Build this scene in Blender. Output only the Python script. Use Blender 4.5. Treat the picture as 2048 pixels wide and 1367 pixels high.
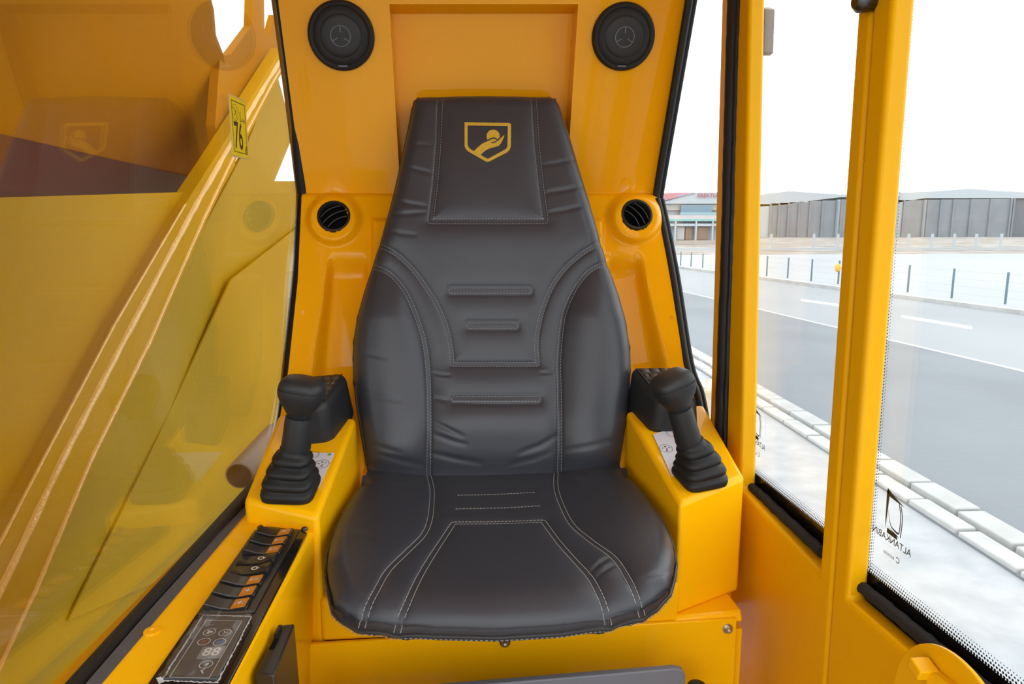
import bpy, math, random
import numpy as np
from math import pi, sin, cos, radians, atan, hypot

random.seed(4)
rng = np.random.RandomState(7)
for o in list(bpy.data.objects):
    bpy.data.objects.remove(o)
SC = bpy.context.scene
COL = SC.collection

# ------------------------------------------------------------------ camera, sky, exposure
H = 2.3                       # eye height above the road; all modelling below is relative to the eye point
FPX = 1400.0                  # focal length in pixels of the 2048 frame
YAW, PIT = radians(5), atan(228 / 1400)
cam = bpy.data.cameras.new('camera')
cam.sensor_fit = 'HORIZONTAL'; cam.sensor_width = 36.0
cam.lens = 36.0 * FPX / 2048.0
cam.clip_start = 0.02; cam.clip_end = 2000
camo = bpy.data.objects.new('camera', cam); COL.objects.link(camo)
camo.location = (0, 0, H)
camo.rotation_euler = (pi / 2 - PIT, 0, -YAW)
SC.camera = camo

world = bpy.data.worlds.new('overcast_sky'); SC.world = world
world.use_nodes = True
bg = world.node_tree.nodes['Background']
bg.inputs['Color'].default_value = (0.95, 0.975, 1.0, 1)
bg.inputs['Strength'].default_value = 2.9
SC.view_settings.view_transform = 'Standard'
SC.view_settings.look = 'None'
SC.view_settings.exposure = 0.0
SC.view_settings.gamma = 1.0
SC.view_settings.use_curve_mapping = False
SC.cycles.max_bounces = 12
SC.cycles.diffuse_bounces = 6
SC.cycles.transparent_max_bounces = 24

# ------------------------------------------------------------------ geometry helpers
FV = np.array([sin(YAW) * cos(PIT), cos(YAW) * cos(PIT), -sin(PIT)])
RV = np.array([cos(YAW), -sin(YAW), 0.0])
UV = np.cross(RV, FV)

def ray(x, y):
    return FV + RV * ((x - 1024) / FPX) + UV * ((683.5 - y) / FPX)

def W(x, y, **k):
    """point where the sight line of a photo pixel meets a real plane: X=, Y=, Z= or A= (plane of the left window)"""
    d = ray(x, y)
    (a, v), = k.items()
    if a == 'A': t = -v / ((x - 1024) / FPX)
    elif a == 'D': t = v
    else: t = v / d['XYZ'.index(a)]
    return d * t

def WN(x, y, p0, n):
    d = ray(x, y)
    return d * (np.dot(p0, n) / np.dot(d, n))

ORI = {}
def mk(name, V, F, mat, parent=None, smooth=False, bevel=0, seg=2, angle=40, label=None, subsurf=0):
    V = np.asarray(V, float).reshape(-1, 3) + np.array([0, 0, H])
    if parent is not None:
        o0 = ORI[parent.name]
    else:
        o0 = np.array([(V[:, 0].min() + V[:, 0].max()) / 2, (V[:, 1].min() + V[:, 1].max()) / 2, V[:, 2].min()])
    me = bpy.data.meshes.new(name)
    me.from_pydata((V - o0).tolist(), [], [tuple(int(i) for i in f) for f in F])
    me.update()
    ob = bpy.data.objects.new(name, me); COL.objects.link(ob)
    if parent is not None:
        ob.parent = parent
    else:
        ob.location = o0
    ORI[ob.name] = o0
    ms = mat if isinstance(mat, (list, tuple)) else [mat]
    for m in ms: me.materials.append(m)
    if smooth:
        me.polygons.foreach_set('use_smooth', [True] * len(me.polygons))
        if angle < 180: me.set_sharp_from_angle(angle=radians(angle))
    if bevel:
        b = ob.modifiers.new('bevel', 'BEVEL'); b.width = bevel; b.segments = seg
        b.limit_method = 'ANGLE'; b.angle_limit = radians(30); b.harden_normals = False
        me.polygons.foreach_set('use_smooth', [True] * len(me.polygons))
        me.set_sharp_from_angle(angle=radians(50))
    if subsurf:
        s = ob.modifiers.new('subdivision', 'SUBSURF'); s.levels = subsurf; s.render_levels = subsurf
    if label: ob['label'] = label
    return ob

def thing(name, label, cat, loc, group=None):
    o = bpy.data.objects.new(name, None); COL.objects.link(o)
    o.empty_display_size = 0.05
    o.location = (loc[0], loc[1], loc[2] + H)
    ORI[o.name] = np.array([loc[0], loc[1], loc[2] + H])
    return tag(o, label, cat, group)

def tag(o, label=None, cat=None, group=None, kind=None):
    if label: o['label'] = label
    if cat: o['category'] = cat
    if group: o['group'] = group
    if kind: o['kind'] = kind
    return o

def struct(name, loc=None, label=None, ob=None):
    if ob is None:
        ob = bpy.data.objects.new(name, None); COL.objects.link(ob)
        ob.location = (loc[0], loc[1], loc[2] + H)
        ORI[ob.name] = np.array([loc[0], loc[1], loc[2] + H])
    ob['kind'] = 'structure'
    if label: ob['label'] = label
    return ob

class MB:
    def __init__(s): s.V = []; s.F = []; s.n = 0
    def add(s, V, F):
        V = np.asarray(V, float).reshape(-1, 3)
        s.V.append(V); s.F += [tuple(i + s.n for i in f) for f in F]; s.n += len(V)
        return s
    def mk(s, name, mat, parent=None, **k):
        return mk(name, np.vstack(s.V), s.F, mat, parent, **k)

def hexa(b, t):
    """b, t: four bottom and four top corners, same order round"""
    V = list(b) + list(t)
    F = [(3, 2, 1, 0), (4, 5, 6, 7), (0, 1, 5, 4), (1, 2, 6, 5), (2, 3, 7, 6), (3, 0, 4, 7)]
    return np.array(V), F

def box(x0, x1, y0, y1, z0, z1):
    b = [(x0, y0, z0), (x1, y0, z0), (x1, y1, z0), (x0, y1, z0)]
    return hexa(b, [(x, y, z1) for x, y, z in b])

def obox(c, ex, ey, ez, sx, sy, sz):
    """oriented box, centre c, half sizes"""
    c = np.asarray(c, float)
    V = [c + ex * a * sx + ey * b * sy + ez * d * sz for d in (-1, 1) for a, b in ((-1, -1), (1, -1), (1, 1), (-1, 1))]
    return hexa(V[:4], V[4:])

def prism(poly, vec):
    P = np.asarray(poly, float); n = len(P); Q = P + np.asarray(vec, float)
    F = [tuple(range(n))[::-1], tuple(range(n, 2 * n))]
    F += [(i, (i + 1) % n, n + (i + 1) % n, n + i) for i in range(n)]
    return np.vstack([P, Q]), F

def unit(v):
    v = np.asarray(v, float); return v / (np.linalg.norm(v) + 1e-12)

def tube(P, r, seg=10, closed=False, caps=True, flat=1.0, up=None):
    P = np.asarray(P, float); n = len(P)
    r = np.full(n, r) if np.isscalar(r) else np.asarray(r)
    if closed:
        T = np.roll(P, -1, 0) - np.roll(P, 1, 0)
    else:
        T = np.gradient(P, axis=0)
    T = np.array([unit(t) for t in T])
    u = up if up is not None else (np.array([0, 0, 1.]) if abs(T[0][2]) < .9 else np.array([1., 0, 0]))
    V = []
    a = unit(np.cross(T[0], u))
    for i in range(n):
        a = unit(a - T[i] * np.dot(a, T[i])); b = np.cross(T[i], a)
        for k in range(seg):
            th = 2 * pi * k / seg
            V.append(P[i] + (a * cos(th) + b * sin(th) * flat) * r[i])
    F = []
    m = n if closed else n - 1
    for i in range(m):
        j = (i + 1) % n
        for k in range(seg):
            l = (k + 1) % seg
            F.append((i * seg + k, i * seg + l, j * seg + l, j * seg + k))
    if caps and not closed:
        F.append(tuple(range(seg))[::-1]); F.append(tuple((n - 1) * seg + k for k in range(seg)))
    return np.array(V), F

def basis(axis, hint=(0, 0, 1)):
    z = unit(axis); h = np.asarray(hint, float)
    if abs(np.dot(z, h)) > .95: h = np.array([1., 0, 0])
    x = unit(np.cross(h, z)); return x, np.cross(z, x), z

def lathe(o, axis, prof, seg=32, hint=(0, 0, 1), cap0=True, cap1=True):
    """prof: (radius, height)"""
    ex, ey, ez = basis(axis, hint); o = np.asarray(o, float); V = []; F = []
    for r, h in prof:
        for k in range(seg):
            a = 2 * pi * k / seg
            V.append(o + ez * h + (ex * cos(a) + ey * sin(a)) * r)
    for i in range(len(prof) - 1):
        for k in range(seg):
            l = (k + 1) % seg
            F.append((i * seg + k, i * seg + l, (i + 1) * seg + l, (i + 1) * seg + k))
    if cap0: F.append(tuple(range(seg))[::-1])
    if cap1: F.append(tuple((len(prof) - 1) * seg + k for k in range(seg)))
    return np.array(V), F

def loft(sections, seg=40, caps=True):
    """sections: (centre, ex, ey, wx, wy, n) superellipse rings"""
    V = []; F = []
    for c, ex, ey, wx, wy, n in sections:
        for k in range(seg):
            a = 2 * pi * k / seg
            ca, sa = cos(a), sin(a)
            V.append(np.asarray(c) + ex * wx * math.copysign(abs(ca) ** (2 / n), ca) + ey * wy * math.copysign(abs(sa) ** (2 / n), sa))
    for i in range(len(sections) - 1):
        for k in range(seg):
            l = (k + 1) % seg
            F.append((i * seg + k, i * seg + l, (i + 1) * seg + l, (i + 1) * seg + k))
    if caps:
        F.append(tuple(range(seg))[::-1]); F.append(tuple((len(sections) - 1) * seg + k for k in range(seg)))
    return np.array(V), F

def gridF(n, m, flip=False):
    F = []
    for i in range(n - 1):
        for j in range(m - 1):
            q = (i * m + j, i * m + j + 1, (i + 1) * m + j + 1, (i + 1) * m + j)
            F.append(q[::-1] if flip else q)
    return F

def ring2d(c, ex, ey, r0, r1, seg=28, a0=0, a1=2 * pi):
    c = np.asarray(c, float); V = []; F = []
    for k in range(seg + 1):
        a = a0 + (a1 - a0) * k / seg
        d = ex * cos(a) + ey * sin(a)
        V += [c + d * r0, c + d * r1]
    for k in range(seg): F.append((2 * k, 2 * k + 1, 2 * k + 3, 2 * k + 2))
    return np.array(V), F

def strip(P, w, nrm):
    """flat ribbon of width w along the points P, lying across normal nrm"""
    P = np.asarray(P, float); T = np.gradient(P, axis=0); V = []
    w = np.full(len(P), w) if np.isscalar(w) else np.asarray(w)
    for i, (p, t) in enumerate(zip(P, T)):
        s = unit(np.cross(unit(t), nrm)) * w[i] / 2
        V += [p - s, p + s]
    return np.array(V), [(2 * k, 2 * k + 1, 2 * k + 3, 2 * k + 2) for k in range(len(P) - 1)]

def catmull(P, k=8):
    P = np.asarray(P, float)
    Q = np.vstack([2 * P[0] - P[1], P, 2 * P[-1] - P[-2]]); out = []
    for i in range(1, len(Q) - 2):
        a, b, c, d = Q[i - 1], Q[i], Q[i + 1], Q[i + 2]
        for j in range(k):
            t = j / k
            out.append(.5 * ((2 * b) + (c - a) * t + (2 * a - 5 * b + 4 * c - d) * t * t + (-a + 3 * b - 3 * c + d) * t ** 3))
    out.append(P[-1]); return np.array(out)

def resample(P, n):
    P = np.asarray(P, float); s = np.r_[0, np.cumsum(np.linalg.norm(np.diff(P, axis=0), axis=1))]
    t = np.linspace(0, s[-1], n)
    return np.stack([np.interp(t, s, P[:, k]) for k in range(P.shape[1])], 1)

def interp(tab, v):
    tab = np.asarray(tab, float); return np.interp(v, tab[:, 0], tab[:, 1])

def text_mesh(s, size=1.0, bold=0.0):
    cu = bpy.data.curves.new('t', 'FONT'); cu.body = s; cu.size = size; cu.offset = bold
    cu.align_x = 'CENTER'; cu.align_y = 'CENTER'; cu.resolution_u = 3
    ob = bpy.data.objects.new('t', cu); COL.objects.link(ob)
    dg = bpy.context.evaluated_depsgraph_get()
    me = bpy.data.meshes.new_from_object(ob.evaluated_get(dg))
    V = np.array([v.co[:] for v in me.vertices]).reshape(-1, 3); F = [tuple(p.vertices) for p in me.polygons]
    bpy.data.objects.remove(ob); bpy.data.curves.remove(cu); bpy.data.meshes.remove(me)
    return V, F

def put_text(mb, s, c, ex, ey, size, sx=1.0, bold=0.0):
    V, F = text_mesh(s, size, bold)
    if len(V): mb.add(np.asarray(c) + np.outer(V[:, 0] * sx, ex) + np.outer(V[:, 1], ey), F)

# ------------------------------------------------------------------ materials
def mat(name, col, rough=.5, metal=0, coat=0, spec=.5, bump=None, noise=None, sss=0):
    m = bpy.data.materials.new(name); m.use_nodes = True
    nt = m.node_tree; b = nt.nodes['Principled BSDF']
    b.inputs['Base Color'].default_value = (*col, 1); b.inputs['Roughness'].default_value = rough
    b.inputs['Metallic'].default_value = metal; b.inputs['Coat Weight'].default_value = coat
    b.inputs['Coat Roughness'].default_value = .05
    b.inputs['Specular IOR Level'].default_value = spec
    tc = nt.nodes.new('ShaderNodeTexCoord')
    if noise:        # (scale, second colour, low, high)
        n = nt.nodes.new('ShaderNodeTexNoise'); n.inputs['Scale'].default_value = noise[0]; n.inputs['Detail'].default_value = 6
        nt.links.new(tc.outputs['Object'], n.inputs['Vector'])
        r = nt.nodes.new('ShaderNodeMapRange'); r.inputs[1].default_value = noise[2]; r.inputs[2].default_value = noise[3]
        nt.links.new(n.outputs['Fac'], r.inputs[0])
        mx = nt.nodes.new('ShaderNodeMix'); mx.data_type = 'RGBA'
        mx.inputs[6].default_value = (*col, 1); mx.inputs[7].default_value = (*noise[1], 1)
        nt.links.new(r.outputs[0], mx.inputs[0]); nt.links.new(mx.outputs[2], b.inputs['Base Color'])
    if bump:         # (scale, strength, distance)
        n = nt.nodes.new('ShaderNodeTexNoise'); n.inputs['Scale'].default_value = bump[0]; n.inputs['Detail'].default_value = 4
        nt.links.new(tc.outputs['Object'], n.inputs['Vector'])
        bp = nt.nodes.new('ShaderNodeBump'); bp.inputs['Strength'].default_value = bump[1]; bp.inputs['Distance'].default_value = bump[2]
        nt.links.new(n.outputs['Fac'], bp.inputs['Height']); nt.links.new(bp.outputs['Normal'], b.inputs['Normal'])
    return m

YEL = mat('yellow_gelcoat', (.90, .40, .001), .34, coat=.45, spec=.05, bump=(9, .12, .002), noise=(3, (.87, .375, .002), .35, .7))
YCON = mat('yellow_gelcoat_lit', (.92, .465, .002), .34, coat=.3, spec=.05, bump=(9, .12, .002), noise=(3, (.89, .445, .002), .35, .7))  # same gelcoat as the wall, yellower because less orange bounce reaches it
YDOOR = mat('yellow_door_paint', (.76, .385, .001), .40, coat=.05, spec=.12, bump=(160, .05, .0004), noise=(4, (.74, .37, .001), .35, .7))
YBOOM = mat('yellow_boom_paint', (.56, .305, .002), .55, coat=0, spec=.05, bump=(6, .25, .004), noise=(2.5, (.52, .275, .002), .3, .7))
LEATHER = mat('charcoal_leatherette', (.031, .034, .045), .40, spec=.5, bump=(420, .22, .0006))
LEATHER2 = mat('black_leatherette', (.017, .018, .021), .45, spec=.4, bump=(300, .2, .0006))
BROWN = mat('brown_quilted_leatherette', (.05, .036, .028), .5, bump=(300, .2, .0006))
THREAD = mat('grey_thread', (.20, .20, .21), .7)
THREAD2 = mat('pale_thread', (.30, .29, .28), .7)
RUBBER = mat('black_rubber', (.012, .012, .013), .5, spec=.3, bump=(90, .2, .001))
SOFT = mat('matte_black_plastic', (.019, .020, .022), .45, spec=.35, bump=(500, .1, .0003))
FOAM = mat('black_foam', (.025, .024, .026), .95, spec=.2, bump=(260, .8, .002))
GLOSS = mat('glossy_black_plate', (.010, .009, .009), .12, spec=.5, bump=(40, .05, .0005))
HARD = mat('black_hard_plastic', (.016, .015, .015), .3, spec=.5)
EDGE = mat('grey_plastic_edge', (.16, .17, .20), .4)  # paler grey on switch edges and speaker rings
GLINT = mat('slat_glint_grey', (.07, .072, .08), .35)  # paler grey stands for the light caught on the slat fronts
BLACK = mat('dark_void', (.004, .004, .004), .9, spec=.1)
FRIT = mat('black_ceramic_print', (.006, .005, .006), .15, spec=.5)
GRILL = mat('speaker_mesh', (.007, .0065, .007), .6, bump=(900, .8, .0008))
CONE = mat('speaker_cone', (.012, .012, .013), .5)
STEEL = mat('zinc_bolt_steel', (.55, .52, .48), .3, metal=1)
DSTEEL = mat('dark_bolt_steel', (.10, .10, .11), .35, metal=1)
GREYP = mat('grey_painted_plastic', (.13, .14, .17), .45)
WHITE = mat('white_sticker', (.66, .66, .74), .4)
INK = mat('black_ink', (.02, .02, .025), .5)
GOLD = mat('gold_print', (.62, .40, .035), .5, noise=(300, (.55, .34, .03), .4, .6))
YSTK = mat('yellow_sticker', (.80, .62, .02), .4)
BRINK = mat('brown_black_ink', (.05, .02, .01), .5)
CREAMB = mat('sticker_border', (.55, .42, .25), .5)
ORANGE = mat('orange_switch_lens', (.52, .17, .01), .35)
WINK = mat('white_ink', (.65, .63, .60), .5)
RED = mat('red_print', (.45, .04, .03), .5)
BLUE = mat('blue_print', (.03, .10, .45), .5)
DISPL = mat('grey_display_window', (.22, .22, .23), .3)
PANELG = mat('dark_grey_membrane', (.045, .045, .05), .3)
GREEN = mat('green_print', (.15, .40, .05), .5)
TUBE = mat('beige_tube', (.30, .25, .20), .5)
CREAM = mat('cream_paint', (.62, .60, .46), .5, noise=(18, (.35, .13, .05), .56, .62))
BOOM_SHADED = mat('shaded_boom_paint', (.47, .185, .002), .55, spec=.05, bump=(6, .25, .004), noise=(2.5, (.42, .16, .002), .3, .7))  # boom yellow darkened and reddened for shade and the cab's reflection
OLIVE = mat('reflection_tinted_boom_paint', (.44, .27, .002), .5, spec=.1, bump=(6, .25, .004), noise=(2.5, (.38, .235, .002), .3, .7))  # boom yellow dulled to olive for shade and reflections in the glass
WELD = mat('weld_bead', (.86, .50, .12), .22, bump=(120, 1.0, .004), coat=.5)
PURP = mat('violet_ink', (.05, .035, .12), .5)

def glass(name, tint=(1, 1, 1), ior=1.5, dust=0.0):
    m = bpy.data.materials.new(name); m.use_nodes = True; nt = m.node_tree
    for n in list(nt.nodes): nt.nodes.remove(n)
    out = nt.nodes.new('ShaderNodeOutputMaterial'); mx = nt.nodes.new('ShaderNodeMixShader')
    tr = nt.nodes.new('ShaderNodeBsdfTransparent'); tr.inputs[0].default_value = (*tint, 1)
    gl = nt.nodes.new('ShaderNodeBsdfGlossy'); gl.inputs['Roughness'].default_value = 0.0
    fr = nt.nodes.new('ShaderNodeFresnel')
    ge = nt.nodes.new('ShaderNodeNewGeometry'); mr = nt.nodes.new('ShaderNodeMapRange')      # thin pane: both faces reflect as from air
    mr.inputs[3].default_value = ior; mr.inputs[4].default_value = 1 / ior
    nt.links.new(ge.outputs['Backfacing'], mr.inputs[0]); nt.links.new(mr.outputs[0], fr.inputs[0])
    nt.links.new(fr.outputs[0], mx.inputs[0]); nt.links.new(tr.outputs[0], mx.inputs[1]); nt.links.new(gl.outputs[0], mx.inputs[2])
    last = mx
    if dust:
        tc = nt.nodes.new('ShaderNodeTexCoord')
        v = nt.nodes.new('ShaderNodeTexVoronoi'); v.inputs['Scale'].default_value = 95
        nt.links.new(tc.outputs['Object'], v.inputs['Vector'])
        lt = nt.nodes.new('ShaderNodeMath'); lt.operation = 'LESS_THAN'; lt.inputs[1].default_value = .055
        nt.links.new(v.outputs['Distance'], lt.inputs[0])
        n = nt.nodes.new('ShaderNodeTexNoise'); n.inputs['Scale'].default_value = 5; n.inputs['Detail'].default_value = 5
        nt.links.new(tc.outputs['Object'], n.inputs['Vector'])
        r = nt.nodes.new('ShaderNodeMapRange'); r.inputs[1].default_value = .45; r.inputs[2].default_value = .75
        r.inputs[3].default_value = 0; r.inputs[4].default_value = .35
        nt.links.new(n.outputs['Fac'], r.inputs[0])
        mu = nt.nodes.new('ShaderNodeMath'); mu.operation = 'MULTIPLY'; nt.links.new(lt.outputs[0], mu.inputs[0]); nt.links.new(r.outputs[0], mu.inputs[1])
        ad = nt.nodes.new('ShaderNodeMath'); ad.operation = 'ADD'; nt.links.new(mu.outputs[0], ad.inputs[0]); ad.inputs[1].default_value = dust
        df = nt.nodes.new('ShaderNodeBsdfDiffuse'); df.inputs[0].default_value = (.6, .56, .5, 1)
        m2 = nt.nodes.new('ShaderNodeMixShader'); nt.links.new(ad.outputs[0], m2.inputs[0])
        nt.links.new(mx.outputs[0], m2.inputs[1]); nt.links.new(df.outputs[0], m2.inputs[2]); last = m2
    nt.links.new(last.outputs[0], out.inputs[0])
    return m
GLASS_L = glass('side_window_glass', (.89, .89, .85), 1.68, .002)
GLASS_R = glass('door_glass', (.97, .985, .98), 1.42)
FILM = glass('clear_protective_film', (.9, .9, .9), 1.4, .06)

# ------------------------------------------------------------------ cab shell: rear wall
PROF = np.array([(.85, 1.395), (.4445, 1.512), (.0766, 1.618), (-.292, 1.46), (-.43, 1.35), (-.75, 1.20)])[::-1]
def wallY(z): return np.interp(z, PROF[:, 0], PROF[:, 1])
def WP(px, py, off=0.0):
    d = ray(px, py); a, b = .6, 3.0
    for _ in range(40):
        t = (a + b) / 2
        if t * d[1] < wallY(t * d[2]) - off: a = t
        else: b = t
    return d * t

LB = [(-260, 522), (-60, 546), (0, 556), (385, 606), (560, 598), (740, 579), (870, 556), (990, 528), (1200, 470)]
RB = [(-260, 1418), (-60, 1384), (0, 1374), (385, 1310), (450, 1321), (560, 1343), (726, 1369), (775, 1380), (990, 1430), (1200, 1490)]
def smooth(a, b, x):
    t = np.clip((x - a) / (b - a), 0, 1); return t * t * (3 - 2 * t)

def wall_off(px, py):
    """relief of the moulded rear wall, metres towards the seat"""
    h = 0.0
    h += .012 * smooth(386, 392, py)                                   # lower moulding stands proud under the crease
    for cx, cy in ((670, 434), (1266, 431)):                            # raised rings round the air vents
        r = hypot(px - cx, (py - cy - 4) * 1.05)
        h += .020 * (1 - smooth(40, 60, r))
        h -= .050 * (1 - smooth(26, 29, hypot(px - cx, py - cy)))
    if py > 480:                                                        # vertical channels
        k = smooth(500, 560, py)
        wl0 = 657 - (py - 530) * .08; wr0 = 728
        h -= .034 * smooth(wl0 - 4 - 14 * smooth(560, 740, py), wl0 + 10, px) * (1 - smooth(wr0 - 4, wr0 + 14, px)) * k
        a = 1280 + (py - 520) * .16
        h -= .034 * (1 - smooth(a - 10, a + 5 + 14 * smooth(560, 740, py), px)) * smooth(1206, 1222, px) * k
    pl = smooth(742, 752, px) * (1 - smooth(1196, 1206, px)) * smooth(434, 444, py)
    h += .018 * pl
    h -= .10 * smooth(820, 900, py) * smooth(745, 775, px) * (1 - smooth(1200, 1230, px))
    h += .0 
    return h

rows = [-260, -200, -130, -60, -30, 0, 8.2, 9.0] + list(np.arange(16, 384, 16)) + [384.9, 385.3, 387, 390, 393] + list(np.arange(396, 990, 3.0)) + [990, 1050, 1120, 1200]
def colmap(py):
    l, r = interp(LB, py), interp(RB, py)
    if py < 385:
        a = 778 + (py) * .06; b = 1157 - py * .065
    else:
        a, b = 801, 1132
    c = list(np.linspace(l, a - .4, 70)) + [a] + list(np.linspace(a + .4, b - .4, 40)) + [b] + list(np.linspace(b + .4, r, 70))
    return np.array(c)
G = []
for py in rows:
    cs = colmap(py); row = []
    for j, px in enumerate(cs):
        h = wall_off(px, py)
        if 8.5 < py < 385.1 and 71 <= j <= 110: h -= .062          # recessed panel behind the headrest
        p = WP(px, py)
        row.append(p + np.array([0, -h, 0]))
    G.append(row)
G = np.array(G); n, m = G.shape[:2]
wall = mk('wall_rear', G, gridF(n, m), YEL, smooth=True, angle=48)
struct('wall_rear', ob=wall, label='moulded yellow rear wall of the cab with raised rings round the vents')

# upper header and roof, floor
ceil_ = mk('ceiling', *box(-.42, .60, -.05, 1.46, .60, .64), YEL); struct('ceiling', ob=ceil_, label='yellow roof panel of the cab')
flo = mk('floor', *box(-.45, .58, -.30, 1.4, -1.02, -.98), mat('grey_floor_mat', (.36, .34, .30), .8, bump=(60, .4, .003))); struct('floor', ob=flo, label='grey cab floor mat')
lw = mk('wall_left', *hexa([(-.54, -.3, -.98), (-.498, -.3, -.98), (-.341, 1.5, -.98), (-.383, 1.5, -.98)],
        [(-.54, -.3, -.50), (-.498, -.3, -.50), (-.341, 1.5, -.50), (-.383, 1.5, -.50)]), YEL)
struct('wall_left', ob=lw, label='yellow lower side wall under the left window')

# moulding plugs on the wall and on the deck
def plug(name, c, nrm, parent, r=.0052, mat_=YEL):
    ob = mk(name, *lathe(np.asarray(c) + unit(nrm) * .0002, nrm, [(r * 1.25, 0), (r * 1.2, .0014), (r * .75, .0019), (r * .4, .0019), (r * .3, .0002)], 18), mat_, parent, smooth=True)
    return ob
for px, py in ((607, 622), (1343, 633), (637, 404), (1297, 396)):
    plug('wall_plug', WP(px, py) + np.array([0, -.012, 0]), (0, -1, .2), wall, .0045 if py > 500 else .002)

# ------------------------------------------------------------------ speakers
NW = unit(np.array([0, -1, -.288]))      # normal of the upper wall
def speaker(px, py, label):
    c = WP(px, py)
    t = thing('speaker', label, 'speaker', c, 'round speakers in the upper rear wall')
    R0 = .0665
    mk('rim', *lathe(c, NW, [(R0, 0), (R0, .006), (R0 - .002, .010), (R0 - .006, .012), (R0 - .010, .011), (R0 - .012, .0085)], 56, cap0=False, cap1=False), GRILL, t, smooth=True)
    mk('grille', *lathe(c, NW, [(R0 - .011, .009), (.050, .0125), (.044, .0135), (.041, .013), (.041, .0125)], 56, cap0=False), GRILL, t, smooth=True)
    mk('cone', *lathe(c, NW, [(.0405, .0127), (.038, .0145), (.030, .015), (.019, .0155)], 48, cap0=False), CONE, t, smooth=True)
    ex, ey, ez = basis(NW, (0, 0, 1)); o = c + NW * .0162
    b = MB(); b.add(*tube([o + (ex * cos(a) + ey * sin(a)) * .0195 for a in np.linspace(0, 2 * pi, 40, endpoint=False)], .0009, 6, closed=True))
    bo = b.mk('centre_ring', EDGE, t, smooth=True)
    for a in (pi / 2, pi / 2 + 2 * pi / 3, pi / 2 + 4 * pi / 3):
        d = ex * cos(a) + ey * sin(a)
        mk('spoke', *tube([o + d * .0075, o + d * .0185], .0010, 6), EDGE, bo, smooth=True)
    mk('name_bar', *obox(c + NW * .012 - ey * (R0 - .010), ex, ey, NW, .009, .0012, .0008), EDGE, t)
speaker(683, 71.5, 'round black speaker on the left column of the yellow rear wall')
speaker(1246, 73.5, 'round black speaker on the right column beside the quarter window')

# ------------------------------------------------------------------ air vents
def vent(px, py, ang, label):
    c = WP(px, py) + np.array([0, -.026, 0]); nr = unit(np.array([.0, -1, .42]))
    t = thing('air_vent', label, 'vent', c, 'round air vents beside the backrest')
    R0 = .0375
    mk('ring', *lathe(c, nr, [(R0, -.012), (R0, .003), (R0 - .002, .006), (R0 - .006, .0065), (R0 - .009, .003), (R0 - .0095, -.02)], 48, cap0=False, cap1=False), HARD, t, smooth=True)
    mk('duct', *lathe(c, nr, [(R0 - .009, -.012), (R0 - .0095, -.0125)], 32), BLACK, t)
    ex, ey, ez = basis(nr, (0, 0, 1))
    u = ex * cos(ang) + ey * sin(ang); v = np.cross(nr, u)
    for k, off in enumerate((-.014, .0, .014)):
        L = math.sqrt(max(1e-6, (R0 - .010) ** 2 - off ** 2))
        pts = [c + v * off + u * s * L + nr * (.0015 - .010 * 0 + .0035 * (1 - s * s)) + v * .004 * (1 - s * s) for s in np.linspace(-1, 1, 11)]
        P = np.array(pts); Q = P - nr * .012 + v * .005
        th = v * .0008
        V = np.vstack([P - th, P + th, Q + th, Q - th]); F = []
        for a in range(4):
            b2 = (a + 1) % 4
            for i in range(10): F.append((a * 11 + i, a * 11 + i + 1, b2 * 11 + i + 1, b2 * 11 + i))
        sl_ = mk('slat', V, F, HARD, t, smooth=True, angle=30)
        mk('slat_glint', *tube(P + nr * .0004, .0011, 6), GLINT, sl_, smooth=True)
vent(672, 434, radians(32), 'round black air vent left of the backrest, its slats tilted up')
vent(1267, 430, radians(-52), 'round black air vent right of the backrest, its slats tilted down')

# ------------------------------------------------------------------ left window (glass side pane)
AG = .464
w1 = struct('window_1', W(540, 940, A=AG), 'fixed side pane of clear glass left of the seat in a black rubber seal')
NL = RV.copy()      # normal of the left pane, pointing into the cab
rear_edge = [(520, -260), (556, 0), (582, 200), (605, 383), (604, 430), (598, 560), (578, 740), (567, 840), (548, 905), (530, 948)]
front_b = [(430, 1066), (300, 1212), (165, 1367), (20, 1530)]
edge = [W(x, y, A=AG) for x, y in rear_edge + front_b]
last = edge[-1]
top_f = np.array([edge[-1][0] - .03, edge[-1][1] - .55, .52]) if False else None
FH = unit(np.cross(np.array([0, 0, 1.]), RV))
def AP(fwd, z): return -RV * AG + FH * fwd + np.array([0, 0, z])
poly = edge + [AP(-.25, -.50), AP(-.25, .58), AP(1.43, .58)]
mk('glass_pane', *prism([p - NL * .006 for p in poly], NL * .004), GLASS_L, w1)
ed = np.array([W(x, y, A=AG) for x, y in [(524, -250), (540, -120), (558, 0), (584, 200), (603, 360), (606, 395), (602, 480), (597, 560), (578, 740), (567, 840), (550, 900), (538, 938), (500, 985), (430, 1064), (300, 1210), (165, 1362), (20, 1525)]])
edp = catmull(ed, 6)
mk('rubber_seal', *tube(edp, .0088, 12), RUBBER, w1, smooth=True)
mk('seal_lip', *tube(edp - NL * .010 + 0, .0055, 8), RUBBER, w1, smooth=True)
mk('sealant_strip', *strip(np.array([W(x, y, Z=-.468) for x, y in [(505, 1003), (440, 1078), (300, 1237), (190, 1367), (90, 1490)]]), .020, (0, 0, 1)), mat('grey_sealant', (.075, .068, .072), .7, bump=(200, .8, .002)), w1)

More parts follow.
